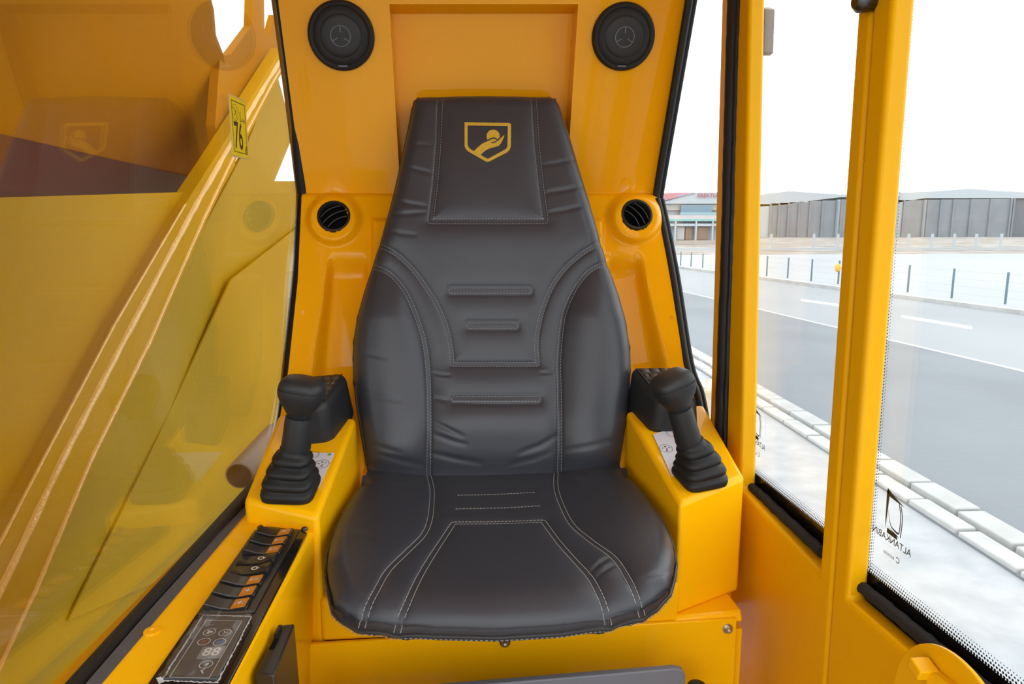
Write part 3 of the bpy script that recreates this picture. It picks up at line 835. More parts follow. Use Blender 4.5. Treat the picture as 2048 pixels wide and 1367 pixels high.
class Cushion:
    """upholstered body over a plane: outline and seams are given where the photo shows them on that plane"""
    def __init__(s, p0, ey, left, top, right, bottom, nu, nv):
        s.p0 = np.asarray(p0, float); s.ex = np.array([1., 0, 0]); s.ey = unit(ey); s.n = np.cross(s.ex, s.ey)
        s.sides = [resample(np.array(q, float), 400) for q in (left, top, right, bottom)]
        s.nu, s.nv = nu, nv
        s.out2 = s.to2(np.vstack([s.sides[0], s.sides[1], s.sides[2][::-1], s.sides[3][::-1]])[::8])
        s.out2 = np.vstack([s.out2, s.out2[:1]])
        s.seams = []; s.wr = []
    def fit(s, px):
        """plane coordinates whose relief point is seen at px"""
        P2 = s.to2(px)
        h = s.base(P2, px)
        for _ in range(8):
            P2 = s.to2(px, h); h = h * .5 + s.base(P2, px) * .5
        return P2
    def edge_fit(s, q):
        q = np.asarray(q); P2 = s.to2(q)
        z = np.zeros(len(q))
        for _ in range(4): P2 = s.to2(q, s.base(P2, q, z))
        return P2
    def px_of(s, P2):
        px = s.topx(P2)
        for _ in range(3):
            P = s.to3(P2) + np.outer(s.base(P2, px), s.n); w = P @ FV
            px = np.stack([1024 + FPX * (P @ RV) / w, 683.5 - FPX * (P @ UV) / w], 1)
        return px
    def refine(s):
        o = np.vstack([s.sides[0], s.sides[1], s.sides[2][::-1], s.sides[3][::-1]])[::8]; o = np.vstack([o, o[:1]])
        for _ in range(3):
            s.out2 = s.to2(o, s.base(s.out2, o, np.zeros(len(o))))
    def to3(s, P2): return s.p0 + np.outer(P2[:, 0], s.ex) + np.outer(P2[:, 1], s.ey)
    def to2(s, px, h=None):
        px = np.asarray(px, float)
        d = FV + np.outer((px[:, 0] - 1024) / FPX, RV) + np.outer((683.5 - px[:, 1]) / FPX, UV)
        k = np.dot(s.p0, s.n) + (0 if h is None else h)
        P = d * (k / (d @ s.n))[:, None] - s.p0
        return np.stack([P @ s.ex, P @ s.ey], 1)
    def topx(s, P2):
        P = s.to3(P2); w = P @ FV
        return np.stack([1024 + FPX * (P @ RV) / w, 683.5 - FPX * (P @ UV) / w], 1)
    def grid(s):
        L, Tp, R_, B = [s.edge_fit(q) for q in s.sides]    # left & right run bottom->top, top & bottom run left->right
        u = np.linspace(0, 1, s.nu); v = np.linspace(0, 1, s.nv)
        f = lambda Q, t: np.stack([np.interp(t, np.linspace(0, 1, 400), Q[:, k]) for k in (0, 1)], -1)
        Lv, Rv, Bu, Tu = f(L, v), f(R_, v), f(B, u), f(Tp, u)
        U, V = np.meshgrid(u, v)
        P = (1 - U)[..., None] * Lv[:, None] + U[..., None] * Rv[:, None] + (1 - V)[..., None] * Bu[None] + V[..., None] * Tu[None] \
            - ((1 - U) * (1 - V))[..., None] * B[0] - (U * (1 - V))[..., None] * B[-1] - ((1 - U) * V)[..., None] * Tp[0] - (U * V)[..., None] * Tp[-1]
        return P.reshape(-1, 2)
    def disp(s, P2, px):
        h = s.base(P2, px)
        for Q, w in s.seams:
            d = dist_poly(P2, Q)
            h = h - .0042 * w * np.exp(-(d / .0052) ** 2) - .0035 * w * np.exp(-(d / .018) ** 2) + .0028 * w * np.exp(-(d / .0022) ** 2)
        for x0, y0, x1, y1, a, wd in s.wr:
            d = dist_poly(px, np.array([(x0, y0), ((x0 + x1) / 2 + (y1 - y0) * .12, (y0 + y1) / 2 + 2), (x1, y1)], float))
            mx, my = (x0 + x1) / 2, (y0 + y1) / 2; L = hypot(x1 - x0, y1 - y0)
            fall = np.exp(-(((px[:, 0] - mx) ** 2 + (px[:, 1] - my) ** 2) / (L * .6) ** 2))
            h = h - a * np.exp(-(d / wd) ** 2) * fall + a * .7 * np.exp(-((d - wd * 2) / wd / 1.3) ** 2) * fall
        return h
    def at(s, P2):
        px = s.topx(P2)
        for _ in range(3):
            P = s.to3(P2) + np.outer(s.base(P2, px), s.n); w = P @ FV
            px = np.stack([1024 + FPX * (P @ RV) / w, 683.5 - FPX * (P @ UV) / w], 1)
        return s.to3(P2) + np.outer(s.disp(P2, px), s.n)
    def build(s, name, matl, parent, skirt):
        P2 = s.grid(); px = s.px_of(P2)
        V = s.to3(P2) + np.outer(s.disp(P2, px), s.n)
        nv, nu = s.nv, s.nu; F = gridF(nv, nu)
        loop = [j for j in range(nu)] + [i * nu + nu - 1 for i in range(1, nv)] + [(nv - 1) * nu + j for j in range(nu - 2, -1, -1)] + [i * nu for i in range(nv - 2, 0, -1)]
        cen = V.mean(0); prev = loop; Vs = [V]; n0 = len(V)
        bl = V[loop]
        for k, (dn, sc) in enumerate(skirt):
            R_ = bl + (cen - bl) * (1 - sc) * 1.0
            R_ = R_ - s.n * (((R_ - s.p0) @ s.n) - ((bl - s.p0) @ s.n))[:, None] - s.n * dn
            Vs.append(R_); cur = list(range(n0, n0 + len(loop))); n0 += len(loop)
            m_ = len(loop)
            for i in range(m_): F.append((prev[i], cur[i], cur[(i + 1) % m_], prev[(i + 1) % m_])[::-1])
            prev = cur
        F.append(tuple(prev)[::-1])
        return mk(name, np.vstack(Vs), F, matl, parent, smooth=True, angle=180)
    def stitch(s, lines, off, step, dash, wid, name, matl, parent, lift=.0006):
        mb = MB()
        for Q, offs in lines:
            for o_ in offs:
                R_ = resample(Q, max(8, int(np.linalg.norm(np.diff(Q, axis=0), axis=1).sum() / .002)))
                Tn = np.gradient(R_, axis=0); Tn /= np.linalg.norm(Tn, axis=1)[:, None] + 1e-9
                N = np.stack([-Tn[:, 1], Tn[:, 0]], 1)
                R_ = R_ + N * o_
                L = np.r_[0, np.cumsum(np.linalg.norm(np.diff(R_, axis=0), axis=1))]
                ts = np.arange(step / 2, L[-1], step)
                A = np.stack([np.interp(ts - dash / 2, L, R_[:, k]) for k in (0, 1)], 1)
                B = np.stack([np.interp(ts + dash / 2, L, R_[:, k]) for k in (0, 1)], 1)
                ok = dist_poly(A, s.out2) > .005; A, B = A[ok], B[ok]
                A3, B3 = s.at(A), s.at(B)
                for a, b in zip(A3, B3):
                    t_ = b - a; ln = np.linalg.norm(t_)
                    if ln < 1e-5: continue
                    t_ = t_ / ln; w_ = np.cross(t_, s.n)
                    mb.add(*obox((a + b) / 2 + s.n * lift, t_, unit(w_), s.n, ln / 2, wid / 2, wid / 2))
        o = mb.mk(name, matl, parent); o['kind'] = 'stuff'; return o

seat = thing('operator_seat', 'high-backed operator seat in charcoal leatherette with a gold shield emblem', 'seat', (.08, 1.15, -.575))

# ---- backrest
B0 = np.array([0.08, 1.302, -.47]); BD = unit(np.array([0, .193, .645]))
left = [(744, 992), (741, 958), (731, 905), (722, 850), (714, 800), (709, 760), (708, 715), (709, 680), (716, 635), (730, 585), (747, 530), (766, 472), (786, 400), (801, 333), (815, 268), (824, 222), (829, 203)]
topc = [(829, 203), (838, 198), (880, 196), (970, 195), (1060, 196), (1098, 197), (1110, 201), (1117, 212)]
right = [(1230, 985), (1234, 945), (1243, 890), (1252, 835), (1258, 780), (1260, 735), (1258, 690), (1250, 640), (1237, 592), (1215, 532), (1196, 470), (1176, 400), (1156, 335), (1137, 270), (1117, 212)]
botc = [(744, 992), (860, 992), (1000, 992), (1120, 990), (1230, 985)]
bk = Cushion(B0, BD, left, topc, right, botc, 230, 320)
sA_L = [(752, 487), (762, 491), (789, 505), (822, 534), (855, 578), (877, 615), (893, 655), (902, 699), (904, 728)]
sA_R = [(1076, 728), (1073, 688), (1077, 655), (1087, 615), (1104, 574), (1129, 538), (1162, 508), (1191, 490), (1204, 484)]
sB_L = [(744, 531), (752, 534), (774, 543), (796, 563), (815, 591), (833, 633), (846, 673), (853, 713), (857, 761), (858, 816), (858, 889), (856, 988)]
sB_R = [(1221, 523), (1208, 527), (1184, 538), (1162, 560), (1144, 589), (1129, 626), (1122, 669), (1118, 724), (1119, 779), (1120, 852), (1119, 985)]
sH = [(880, 197), (876, 286), (869, 373), (860, 441), (1091, 441), (1082, 373), (1073, 286), (1067, 197)]
def rr(x0, x1, y0, y1): return [(x0 + 2, y0), (x1 - 2, y0), (x1, y0 + 2), (x1, y1 - 2), (x1 - 2, y1), (x0 + 2, y1), (x0, y1 - 2), (x0, y0 + 2), (x0 + 2, y0)]
def t2(c, P, sm=True): return c.fit(catmull(np.array(P, float), 6) if sm else np.array(P, float))
xBL = np.array(sB_L, float); xBR = np.array(sB_R, float)
lft = np.array(left, float); rgt = np.array(right, float)
def back_base(P2, px, d=None):
    if d is None: d = dist_poly(P2, bk.out2)
    Rr_ = .034
    k = np.clip(1 - d / Rr_, 0, 1)
    y = px[:, 1]; x = px[:, 0]
    d = np.minimum(d, 9); k = k * (1 - smooth(925, 960, y))
    h = -Rr_ * .9 * (1 - np.sqrt(np.clip(1 - k * k, 0, 1)))
    bl = np.interp(y, xBL[:, 1], xBL[:, 0]); br = np.interp(y, xBR[:, 1], xBR[:, 0])
    ol = np.interp(y, lft[::-1, 1], lft[::-1, 0]); orr = np.interp(y, rgt[::-1, 1], rgt[::-1, 0])
    g = smooth(535, 640, y) * (1 - smooth(880, 960, y) * .5)
    ul = np.clip((bl - x) / (bl - ol + 1e-6), 0, 1); ur_ = np.clip((x - br) / (orr - br + 1e-6), 0, 1)
    h = h + .024 * g * (np.sin(pi * ul * .92) ** .8 + np.sin(pi * ur_ * .92) ** .8)
    # hollow of the back and lumbar roll
    cx = (x - 988) / 135
    h = h - .006 * np.exp(-cx ** 2) * smooth(440, 620, y) * (1 - smooth(700, 780, y))
    h = h + .014 * np.exp(-((y - 845) / 55) ** 2) * np.exp(-(cx / 1.2) ** 4)
    h = h - .014 * smooth(890, 962, y) ** 1.5
    h = h + .004 * np.exp(-((y - 470) / 60) ** 2) + .004 * np.exp(-((x - 972) / 80) ** 4 - ((y - 330) / 90) ** 4)
    return h
bk.base = back_base
bk.refine()
bA = np.vstack([catmull(np.array(sA_L, float), 6), catmull(np.array(sA_R, float), 6)])
qA = bk.fit(bA); qBL = t2(bk, sB_L); qBR = t2(bk, sB_R); qH = t2(bk, sH, False)
bars = [t2(bk, rr(*r), False) for r in ((898, 1062, 575, 586), (934, 1035, 645, 656), (903, 1080, 792, 802))]
bk.seams = [(qA, 1.0), (qBL, 1.0), (qBR, 1.0), (qH, .9)] + [(q, .75) for q in bars]
bk.wr = [(790, 400, 850, 412, .0016, 4), (785, 428, 850, 424, .0014, 4), (805, 330, 862, 345, .0012, 4), (1095, 385, 1165, 372, .0016, 4), (1100, 425, 1172, 410, .0016, 4),
         (1085, 330, 1150, 318, .0010, 4), (866, 842, 925, 872, .0017, 5), (868, 868, 930, 888, .0014, 5), (1115, 870, 1040, 905, .0013, 6), (866, 745, 900, 750, .0014, 3), (1080, 745, 1112, 742, .0014, 3),
         (862, 905, 960, 925, .0014, 6), (1100, 905, 1020, 928, .0010, 6), (870, 795, 900, 800, .0016, 4), (720, 880, 800, 905, .0012, 6), (720, 700, 770, 715, .0010, 6), (775, 460, 830, 470, .0010, 4),
         (812, 285, 860, 290, .0008, 4), (905, 806, 1080, 808, .0016, 4), (745, 905, 850, 930, .0014, 7), (1130, 900, 1230, 880, .0012, 7), (720, 785, 800, 800, .0009, 7)]
bo = bk.build('backrest', LEATHER, seat, [(.006, 1.012), (.020, 1.02), (.05, 1.015), (.08, .98), (.09, .93)])
o2 = .0036
bk.stitch([(qA, (-o2, o2)), (qBL, (-o2, o2)), (qBR, (-o2, o2)), (qH, (-.0058, .0058)), ] + [(q, (0,)) for q in bars], 0, .0062, .0040, .0011, 'stitching', THREAD, bo)
# gold emblem printed on the headrest
def em(pts, up):
    P = np.array([(900 + x / 9.1125, 200 + y / 9.1125) for x, y in pts]); P2 = bk.fit(P)
    return bk.at(P2) + bk.n * up
outer = [(265, 408), (1085, 418), (1112, 447), (1108, 850), (1088, 908), (1040, 955), (725, 1116), (690, 1128), (650, 1120), (335, 940), (285, 888), (265, 840)]
inner = [(322, 465), (1050, 477), (1054, 482), (1046, 840), (1034, 872), (1000, 905), (705, 1066), (690, 1070), (665, 1062), (385, 905), (338, 858), (322, 820)]
V = np.vstack([em(outer, .0007), em(inner, .0007)]); nO = len(outer)
e = MB(); e.add(V, [(i, (i + 1) % nO, nO + (i + 1) % nO, nO + i) for i in range(nO)])
circ = [(787 + 121 * cos(a), 662 + 121 * sin(a)) for a in np.linspace(0, 2 * pi, 40, endpoint=False)]
e.add(em(circ, .0007), [tuple(range(40))])
hand = [(425, 945), (500, 870), (590, 795), (690, 750), (770, 722), (825, 722), (848, 742), (828, 764), (750, 780), (760, 792), (835, 780), (880, 745), (925, 695), (988, 640), (984, 680), (930, 790), (888, 838), (820, 858), (740, 880), (660, 915), (600, 960), (545, 1022), (490, 1000)]
emb = e.mk('emblem', GOLD, bo)
k_ = MB()
k_.add(*strip(em([(690, 748), (735, 712), (790, 698), (835, 704), (862, 742), (905, 700), (940, 668)], .0017), np.array([20, 28, 28, 28, 28, 26, 14]) / 9.11 * .00105, bk.n))
k_.add(*strip(em([(752, 786), (800, 776), (850, 752)], .0017), .0022, bk.n))
k_.mk('dark_outline', LEATHER, emb)
mk('hand_print', em(hand, .0013), [tuple(range(len(hand)))], GOLD, emb)

# ---- cushion
C0 = np.array([.08, 1.10, -.478]); CD = unit(np.array([0, 1, .02]))
cl_ = [(668, 1222), (657, 1175), (653, 1145), (656, 1108), (664, 1075), (680, 1038), (700, 1005), (722, 975), (736, 940), (741, 915)]
ct = [(741, 915), (860, 925), (1000, 928), (1120, 920), (1232, 905)]
cr_ = [(1338, 1186), (1347, 1155), (1351, 1125), (1346, 1090), (1330, 1052), (1305, 1015), (1277, 980), (1255, 955), (1238, 930), (1232, 905)]
cb = [(668, 1222), (686, 1238), (712, 1250), (760, 1258), (864, 1266), (995, 1269), (1127, 1261), (1215, 1247), (1275, 1232), (1312, 1214), (1338, 1186)]
cu = Cushion(C0, CD, cl_, ct, cr_, cb, 260, 170)
cA_L = [(855, 915), (857, 942), (864, 975), (863, 1006), (859, 1036), (846, 1065), (811, 1100), (776, 1135), (754, 1172), (736, 1208), (723, 1250)]
cA_R = [(1115, 912), (1113, 935), (1112, 970), (1123, 1005), (1145, 1045), (1184, 1078), (1228, 1111), (1255, 1150), (1272, 1186), (1285, 1228)]
cB = [(794, 1260), (802, 1230), (815, 1199), (833, 1159), (855, 1120), (881, 1080), (907, 1041), (1086, 1037), (1118, 1080), (1149, 1115), (1180, 1150), (1200, 1186), (1211, 1216), (1217, 1244)]
def cush_base(P2, px, d=None):
    if d is None: d = dist_poly(P2, cu.out2)
    fr_ = P2[:, 1]                              # + = towards the back
    R_ = .030 + .010 * smooth(-.15, -.30, fr_)
    k = np.clip(1 - d / R_, 0, 1)
    edge = (1 - np.sqrt(np.clip(1 - k * k, 0, 1)))
    h = -.026 * edge * (1 - smooth(.12, .2, fr_))
    h = h - .020 * smooth(-.20, -.33, fr_) ** 1.3       # waterfall front
    x = P2[:, 0]
    h = h + .012 * smooth(.10, .22, np.abs(x + .0)) * smooth(-.34, -.1, fr_)
    h = h - .004 * np.exp(-(x / .12) ** 2) * smooth(-.2, .05, fr_)
    return h
cu.base = cush_base
cu.refine()
cuA, cuR = t2(cu, cA_L), t2(cu, cA_R)
cuB = cu.fit(np.vstack([catmull(np.array(cB[:7], float), 6), catmull(np.array(cB[7:], float), 6)]))
cbar = [t2(cu, q, False) for q in ([(914, 986), (1070, 980)], [(910, 1013), (1079, 1007)])]
cu.seams = [(cuA, .8), (cuR, .8), (cuB, .8)] + [(q, .55) for q in cbar]
cu.wr = [(1182, 1140, 1218, 1112, .0018, 4), (1195, 1150, 1228, 1128, .0013, 4), (1115, 940, 1180, 955, .0010, 6), (760, 955, 850, 965, .0010, 6), (1290, 1150, 1345, 1140, .0008, 6), (690, 1060, 760, 1075, .0008, 8)]
co = cu.build('seat_cushion', LEATHER, seat, [(.003, 1.003), (.008, 1.002), (.018, .99), (.026, .96), (.030, .90), (.05, .8)])
cu.stitch([(cuA, (-.0040, .0040)), (cuR, (-.0040, .0040)), (cuB, (-.0042, .0042)), (cbar[0], (-.0022,)), (cbar[1], (-.0022,))], 0, .0060, .0042, .0009, 'stitching', THREAD2, co)
# piping seam round the cushion rim
rim = np.vstack([cu.sides[0][::-1][60:], cu.sides[3], cu.sides[2][:340]])
r2 = resample(cu.fit(rim), 260)
r3 = cu.at(r2)
ctr = r3.mean(0); ctr[2] = 0
outw = r3 - ctr; outw[:, 2] = 0; outw /= np.linalg.norm(outw, axis=1)[:, None]
mk('rim_piping', *tube(r3 + outw * .001 - cu.n * .003, .0026, 8), LEATHER2, co, smooth=True)
mb = MB()
Lr = np.r_[0, np.cumsum(np.linalg.norm(np.diff(r3, axis=0), axis=1))]
rs = r3 + outw * .0036 - cu.n * .006
for t_ in np.arange(.003, Lr[-1], .0062):
    a = np.array([np.interp(t_ - .002, Lr, rs[:, k]) for k in range(3)]); b = np.array([np.interp(t_ + .002, Lr, rs[:, k]) for k in range(3)])
    tt = unit(b - a); mb.add(*obox((a + b) / 2, tt, unit(np.cross(tt, (0, 0, 1))), np.array([0, 0, 1.]), .0018, .0004, .0004))
mb.mk('rim_stitching', THREAD, co)['kind'] = 'stuff'
mk('mounting_frame', *box(-.10, .26, .98, 1.28, -.578, -.53), HARD, seat)

# ------------------------------------------------------------------ switch panel on the left deck
ZP = ZD + .004
def S(px, py, up=0.0): return W(px, py, Z=ZP + up)
q0, q1 = S(514, 1052), S(618, 1058)
qf0, qf1 = S(295, 1367), S(456, 1367)
ed_ = unit((qf0 - q0) + (qf1 - q1)); ed_[2] = 0; ed_ = unit(ed_)          # towards the camera
lat = np.array([-ed_[1], ed_[0], 0.]);  lat = lat if lat[0] > 0 else -lat   # to the right
zup = np.array([0, 0, 1.])
sp = thing('rocker_switch_bank', 'glossy black panel of rocker switches set in the left console', 'control panel', (q0 + q1 + qf0 + qf1) / 4)
far0, far1 = q0 + (qf0 - q0) * 1.35, q1 + (qf1 - q1) * 1.35
base_ = [far0, far1, q1 + ed_ * .012, q1 - lat * .010, q0 + lat * .014, q0 + ed_ * .014]
mk('plate', *prism([p - zup * .0045 for p in base_], zup * .0045), GLOSS, sp, bevel=.0006, seg=1)
for px, py in ((521, 1056), (609, 1059)):
    mk('screw', *lathe(S(px, py) , zup, [(.0052, 0), (.0052, .002), (.0035, .0042), (.0022, .0044), (.0018, .0022)], 18), DSTEEL, sp, smooth=True, angle=30)
icons = [(572, 1070), (560, 1087), (549, 1105), (534, 1121), (524, 1139), (512, 1167), (499, 1189.5), (484, 1214)]
lefts = [(530, 1067), (520, 1084), (507, 1102), (488, 1128), (476, 1148), (467, 1163), (451, 1187), (435, 1210)]
# one bezel under the whole row
a0, a1 = S(*icons[0]), S(*icons[-1])
cen = (a0 + a1) / 2 - lat * .016; halfL = np.linalg.norm(a1 - a0) / 2 + .014
mk('switch_bezel', *obox(cen + zup * .001, lat, ed_, zup, .034, halfL, .0012), HARD, sp, bevel=.001)
pit = np.linalg.norm(a1 - a0) / 7
kinds = ['beacon', 'lamp', 'lamp', 'key', 'key', 'lamp', 'sun', 'sun']
for i in range(8):
    c = a0 + (a1 - a0) * i / 7 - lat * .017
    hw_ = pit * .40
    pressed = kinds[i] == 'key'
    hs = [(-.026, .0105), (-.024, .012), (-.006, .0060), (.006, .0042), (.024, .0068), (.026, .0055)]
    if pressed: hs = [(-.026, .0045), (-.024, .0060), (-.006, .0050), (.008, .0058), (.024, .0105), (.026, .0095)]
    P = []
    for u, h in hs: P.append(c + lat * u + zup * h)
    P = [c + lat * -.026 + zup * .001] + P + [c + lat * .026 + zup * .001]
    P = np.array(P)
    sw = mk('rocker', *prism(P - ed_ * hw_, ed_ * 2 * hw_), HARD, sp, bevel=.0006, seg=1)
    if not pressed:
        mk('rocker_edge', *strip([c + lat * u + zup * (h + .0004) + ed_ * (hw_ - .0006) for u, h in hs[1:4]], .0012, zup), EDGE, sw)
    slope = unit(lat * .018 + zup * (.0026 if not pressed else .0047)); nn = unit(np.cross(slope, -ed_)); nn = nn if nn[2] > 0 else -nn
    ic = c + lat * .015 + zup * (.0060 if not pressed else .0085)
    if not pressed:
        mk('lens', *obox(ic, slope, ed_, nn, .0085, hw_ * .86, .0006), ORANGE, sw)
    m_ = MB(); o = ic + nn * .0009; r = hw_ * .36
    if kinds[i] == 'key':
        o = c + lat * .006 + zup * .0072
        m_.add(*ring2d(o, lat, ed_, r * .7, r * 1.1, 16)); m_.add(*strip([o + lat * r, o + lat * r * 2.4 - ed_ * r * .6], .0009, zup)); m_.add(*strip([o + lat * r * 3.4, o + lat * r * 4.2 ], .0016, zup))
    elif kinds[i] == 'lamp':
        m_.add(*ring2d(o - slope * r * .6, slope, ed_, r * .55, r * .9, 14, pi / 2, 3 * pi / 2)); m_.add(*strip([o - slope * r * .6 - ed_ * r * .8, o - slope * r * .6 + ed_ * r * .8], .0007, nn))
        for k in (-1, 0, 1): m_.add(*strip([o + ed_ * r * .6 * k, o + slope * r * 1.3 + ed_ * r * (.6 * k + .3)], .0007, nn))
    else:
        m_.add(*ring2d(o, slope, ed_, r * .3, r * .6, 14))
        for a in np.linspace(0, 2 * pi, 8, endpoint=False):
            d = slope * cos(a) * 1.3 + ed_ * sin(a); m_.add(*strip([o + d * r * .8, o + d * r * 1.4], .0006, nn))
        m_.add(*strip([o - slope * r * .5 , o + slope * r * .5], .0010, nn))
    m_.mk('symbol', WINK, sw)

# climate control unit with its peeling protective film
k4 = [S(408, 1231), S(502, 1233), S(434, 1361), S(322, 1360)]
cu_t = thing('climate_control', 'grey membrane climate control unit under wrinkled film, in front of the rockers', 'control unit', sum(k4) / 4)
mk('body', *prism([p - zup * .001 for p in k4], zup * .004), PANELG, cu_t, bevel=.001, seg=1)
def K(px, py, up=.0035): return S(px, py, up)
def KL(pts, w, up=.0035): return strip([K(*p, up) for p in pts], w, zup)
m_ = MB()
fr4 = [(413, 1239), (484, 1241), (418, 1355), (339, 1353), (413, 1239)]
for a, b2 in zip(fr4[:-1], fr4[1:]): m_.add(*KL([a, b2], .0007))
for x, y in ((419, 1263), (450, 1264)): m_.add(*ring2d(K(x, y), lat, ed_, .0062, .0070, 28))
for x, y in ((408, 1282), (439, 1283)): m_.add(*ring2d(K(x, y), lat, ed_, .0062, .0070, 28))
m_.add(*ring2d(K(412, 1328), lat, ed_, .0062, .0070, 28))
for k in range(3): m_.add(*KL([(409 + k * 2, 1330), (414 + k * 2, 1325)], .0006))
m_.add(*KL([(410, 1334), (404, 1343)], .0008)); m_.add(*KL([(402, 1339), (406, 1346)], .0012))
put_text(m_, '...', K(424, 1246), lat, -ed_, .010); put_text(m_, '..', K(432, 1253), lat, -ed_, .010)
for a in range(3):
    d = lat * cos(a * 2 * pi / 3) + ed_ * sin(a * 2 * pi / 3)
    m_.add(*ring2d(K(419, 1263) + d * .0022, lat, ed_, 0, .0018, 12)); m_.add(*strip([K(450, 1264), K(450, 1264) + d * .0042], .0009, zup))
m_.mk('white_printing', WINK, cu_t)
m_ = MB(); m_.add(*ring2d(K(408, 1282), lat, ed_, 0, .0016)); [m_.add(*strip([K(408, 1282) + lat * .0042 * cos(a) + ed_ * .0042 * sin(a), K(408, 1282)], .0011, zup)) for a in (0, 2, 4)]; m_.mk('red_key', RED, cu_t)
m_ = MB(); m_.add(*ring2d(K(439, 1283), lat, ed_, 0, .0016)); [m_.add(*strip([K(439, 1283) + lat * .0042 * cos(a) - lat * .0042 * cos(a) * 2 * 0 + ed_ * .0042 * sin(a), K(439, 1283)], .0011, zup)) for a in (0, 1.05, 2.1, 3.15, 4.2, 5.25)]; m_.mk('blue_key', BLUE, cu_t)
dc = K(423, 1304); mk('display', *obox(dc, lat, ed_, zup, .0125, .0105, .0004), DISPL, cu_t)
m_ = MB(); put_text(m_, '88', dc + zup * .0006, lat, -ed_, .021, .9, .0003); m_.mk('digits', WINK, cu_t)
# film: thin rippled sheet with torn white edges
n_ = 26; Gf = []
for i in range(n_):
    for j in range(18):
        u, v = j / 17, i / (n_ - 1)
        p = (k4[0] * (1 - u) + k4[1] * u) * (1 - v) + (k4[3] * (1 - u) + k4[2] * u) * v
        e_ = max(abs(u - .5), abs(v - .5)) * 2
        p = p + lat * (u - .5) * .004 + ed_ * (v - .5) * .004 + zup * (.0050 + .0007 * sin(9 * u + 5 * v) + .0006 * rng.rand() + .0025 * max(0, e_ - .85) / .15 * rng.rand())
        Gf.append(p)
mk('film', Gf, gridF(n_, 18), FILM, cu_t, smooth=True)
m_ = MB()
for a, b2 in (((406, 1230), (322, 1362)), ((503, 1233), (436, 1362)), ((407, 1229), (503, 1232)), ((318, 1360), (436, 1364))):
    P = resample(np.array([K(*a, .0055), K(*b2, .0055)]), 40); P += rng.randn(40, 3) * (.0004, .0004, .0002)
    m_.add(*strip(P, .0012 + .0016 * rng.rand(40) * (rng.rand(40) > .35), zup))
m_.add(np.array([K(312, 1355, .006), K(322, 1352, .008), K(330, 1362, .006), K(318, 1367, .005)]), [(0, 1, 2, 3)])
m_.mk('torn_film_edge', mat('whitened_film', (.42, .42, .44), .4), cu_t)

# black slotted box against the inner side of the left console
bx_ = [W(560, 1249, Z=-.50), W(589, 1246, Z=-.50)]
fx = [W(509, 1345, Z=-.50), W(548, 1349, Z=-.50)]
hb = thing('switch_box', 'black plastic box with a slot in its top, standing beside the left console', 'box', ((bx_[0] + fx[1]) / 2) * (1, 1, 0) + np.array([0, 0, -.98]))
dn = np.array([.0, 0, -.43])
V, F = hexa([fx[0] + dn, fx[1] + dn + (.012, 0, 0), bx_[1] + dn + (.012, 0, 0), bx_[0] + dn], [fx[0], fx[1], bx_[1], bx_[0]])
mk('body', V, F, HARD, hb, bevel=.002)
so = W(548, 1287, Z=-.4998)
dy = unit(bx_[0] - fx[0]); dx = unit(np.cross(dy, zup))
mk('slot', *obox(so, dx, dy, zup, .0028, .011, .0006), BLACK, hb)
mk('rib', *obox(W(556, 1262, Z=-.498), dx, dy, zup, .002, .010, .003), HARD, hb)

# grey plate and knob at the lower edge
gp_ = thing('step_plate', 'grey plate with rounded corner in front of the seat base', 'plate', (.15, .9, -.98))
pA = [W(640, 1395, Y=.93), W(940, 1369, Y=.93), W(1350, 1337, Y=.93), W(1366, 1340, Y=.93), W(1371, 1350, Y=.93), W(1374, 1400, Y=.93)]
mk('face', *prism([pA[0], pA[2], pA[3], pA[4], np.array([pA[5][0], .93, -.78]), np.array([pA[0][0], .93, -.78])], (0, .012, 0)), GREYP, gp_, bevel=.002)
mk('stand', *box(.0, .2, .94, .96, -.98, -.72), GREYP, gp_)
kn = thing('floor_knob', 'black round knob just right of the grey plate', 'knob', W(1396, 1372, Y=.97) * (1, 1, 0) + np.array([0, 0, -.98]))
kc = W(1394, 1378, Y=.97)
mk('cap', *lathe(kc, (0, 0, 1), [(.016, -.02), (.018, 0), (.014, .008), (.006, .011)], 24), RUBBER, kn, smooth=True)
mk('stem', *lathe(kc * (1, 1, 0) + np.array([0, 0, -.98]), (0, 0, 1), [(.008, 0), (.008, kc[2] + .98 - .018)], 16), DSTEEL, kn, smooth=True)

# ------------------------------------------------------------------ outside, left: the machine's boom
def AA(px, py, A): return W(px, py, A=A)
bm = thing('excavator_boom', 'large yellow welded boom seen through the left pane', 'boom', AA(200, 700, .95) * (1, 1, 0) + np.array([0, 0, -1.6]))
ridgeL = [(560, 112), (505, 200), (440, 312), (360, 398), (230, 640), (85, 920), (0, 1088), (-160, 1400)]
# lower side plate under the horizontal seam and left of the ridge
def AT(x, y, A, lean=0.0, y0=400):      # plate leaning away from the cab above the pixel row y0
    return AA(x, y, A + lean * (y0 - y) / 1000)
mk('side_plate', *prism([AA(x, y, .96) for x, y in [(-1100, 330), (0, 395), (371, 384), (480, 250), (470, 330), (300, 640), (150, 960), (0, 1240), (-160, 1500), (-1100, 2900)]], -NL * .012), YBOOM, bm)
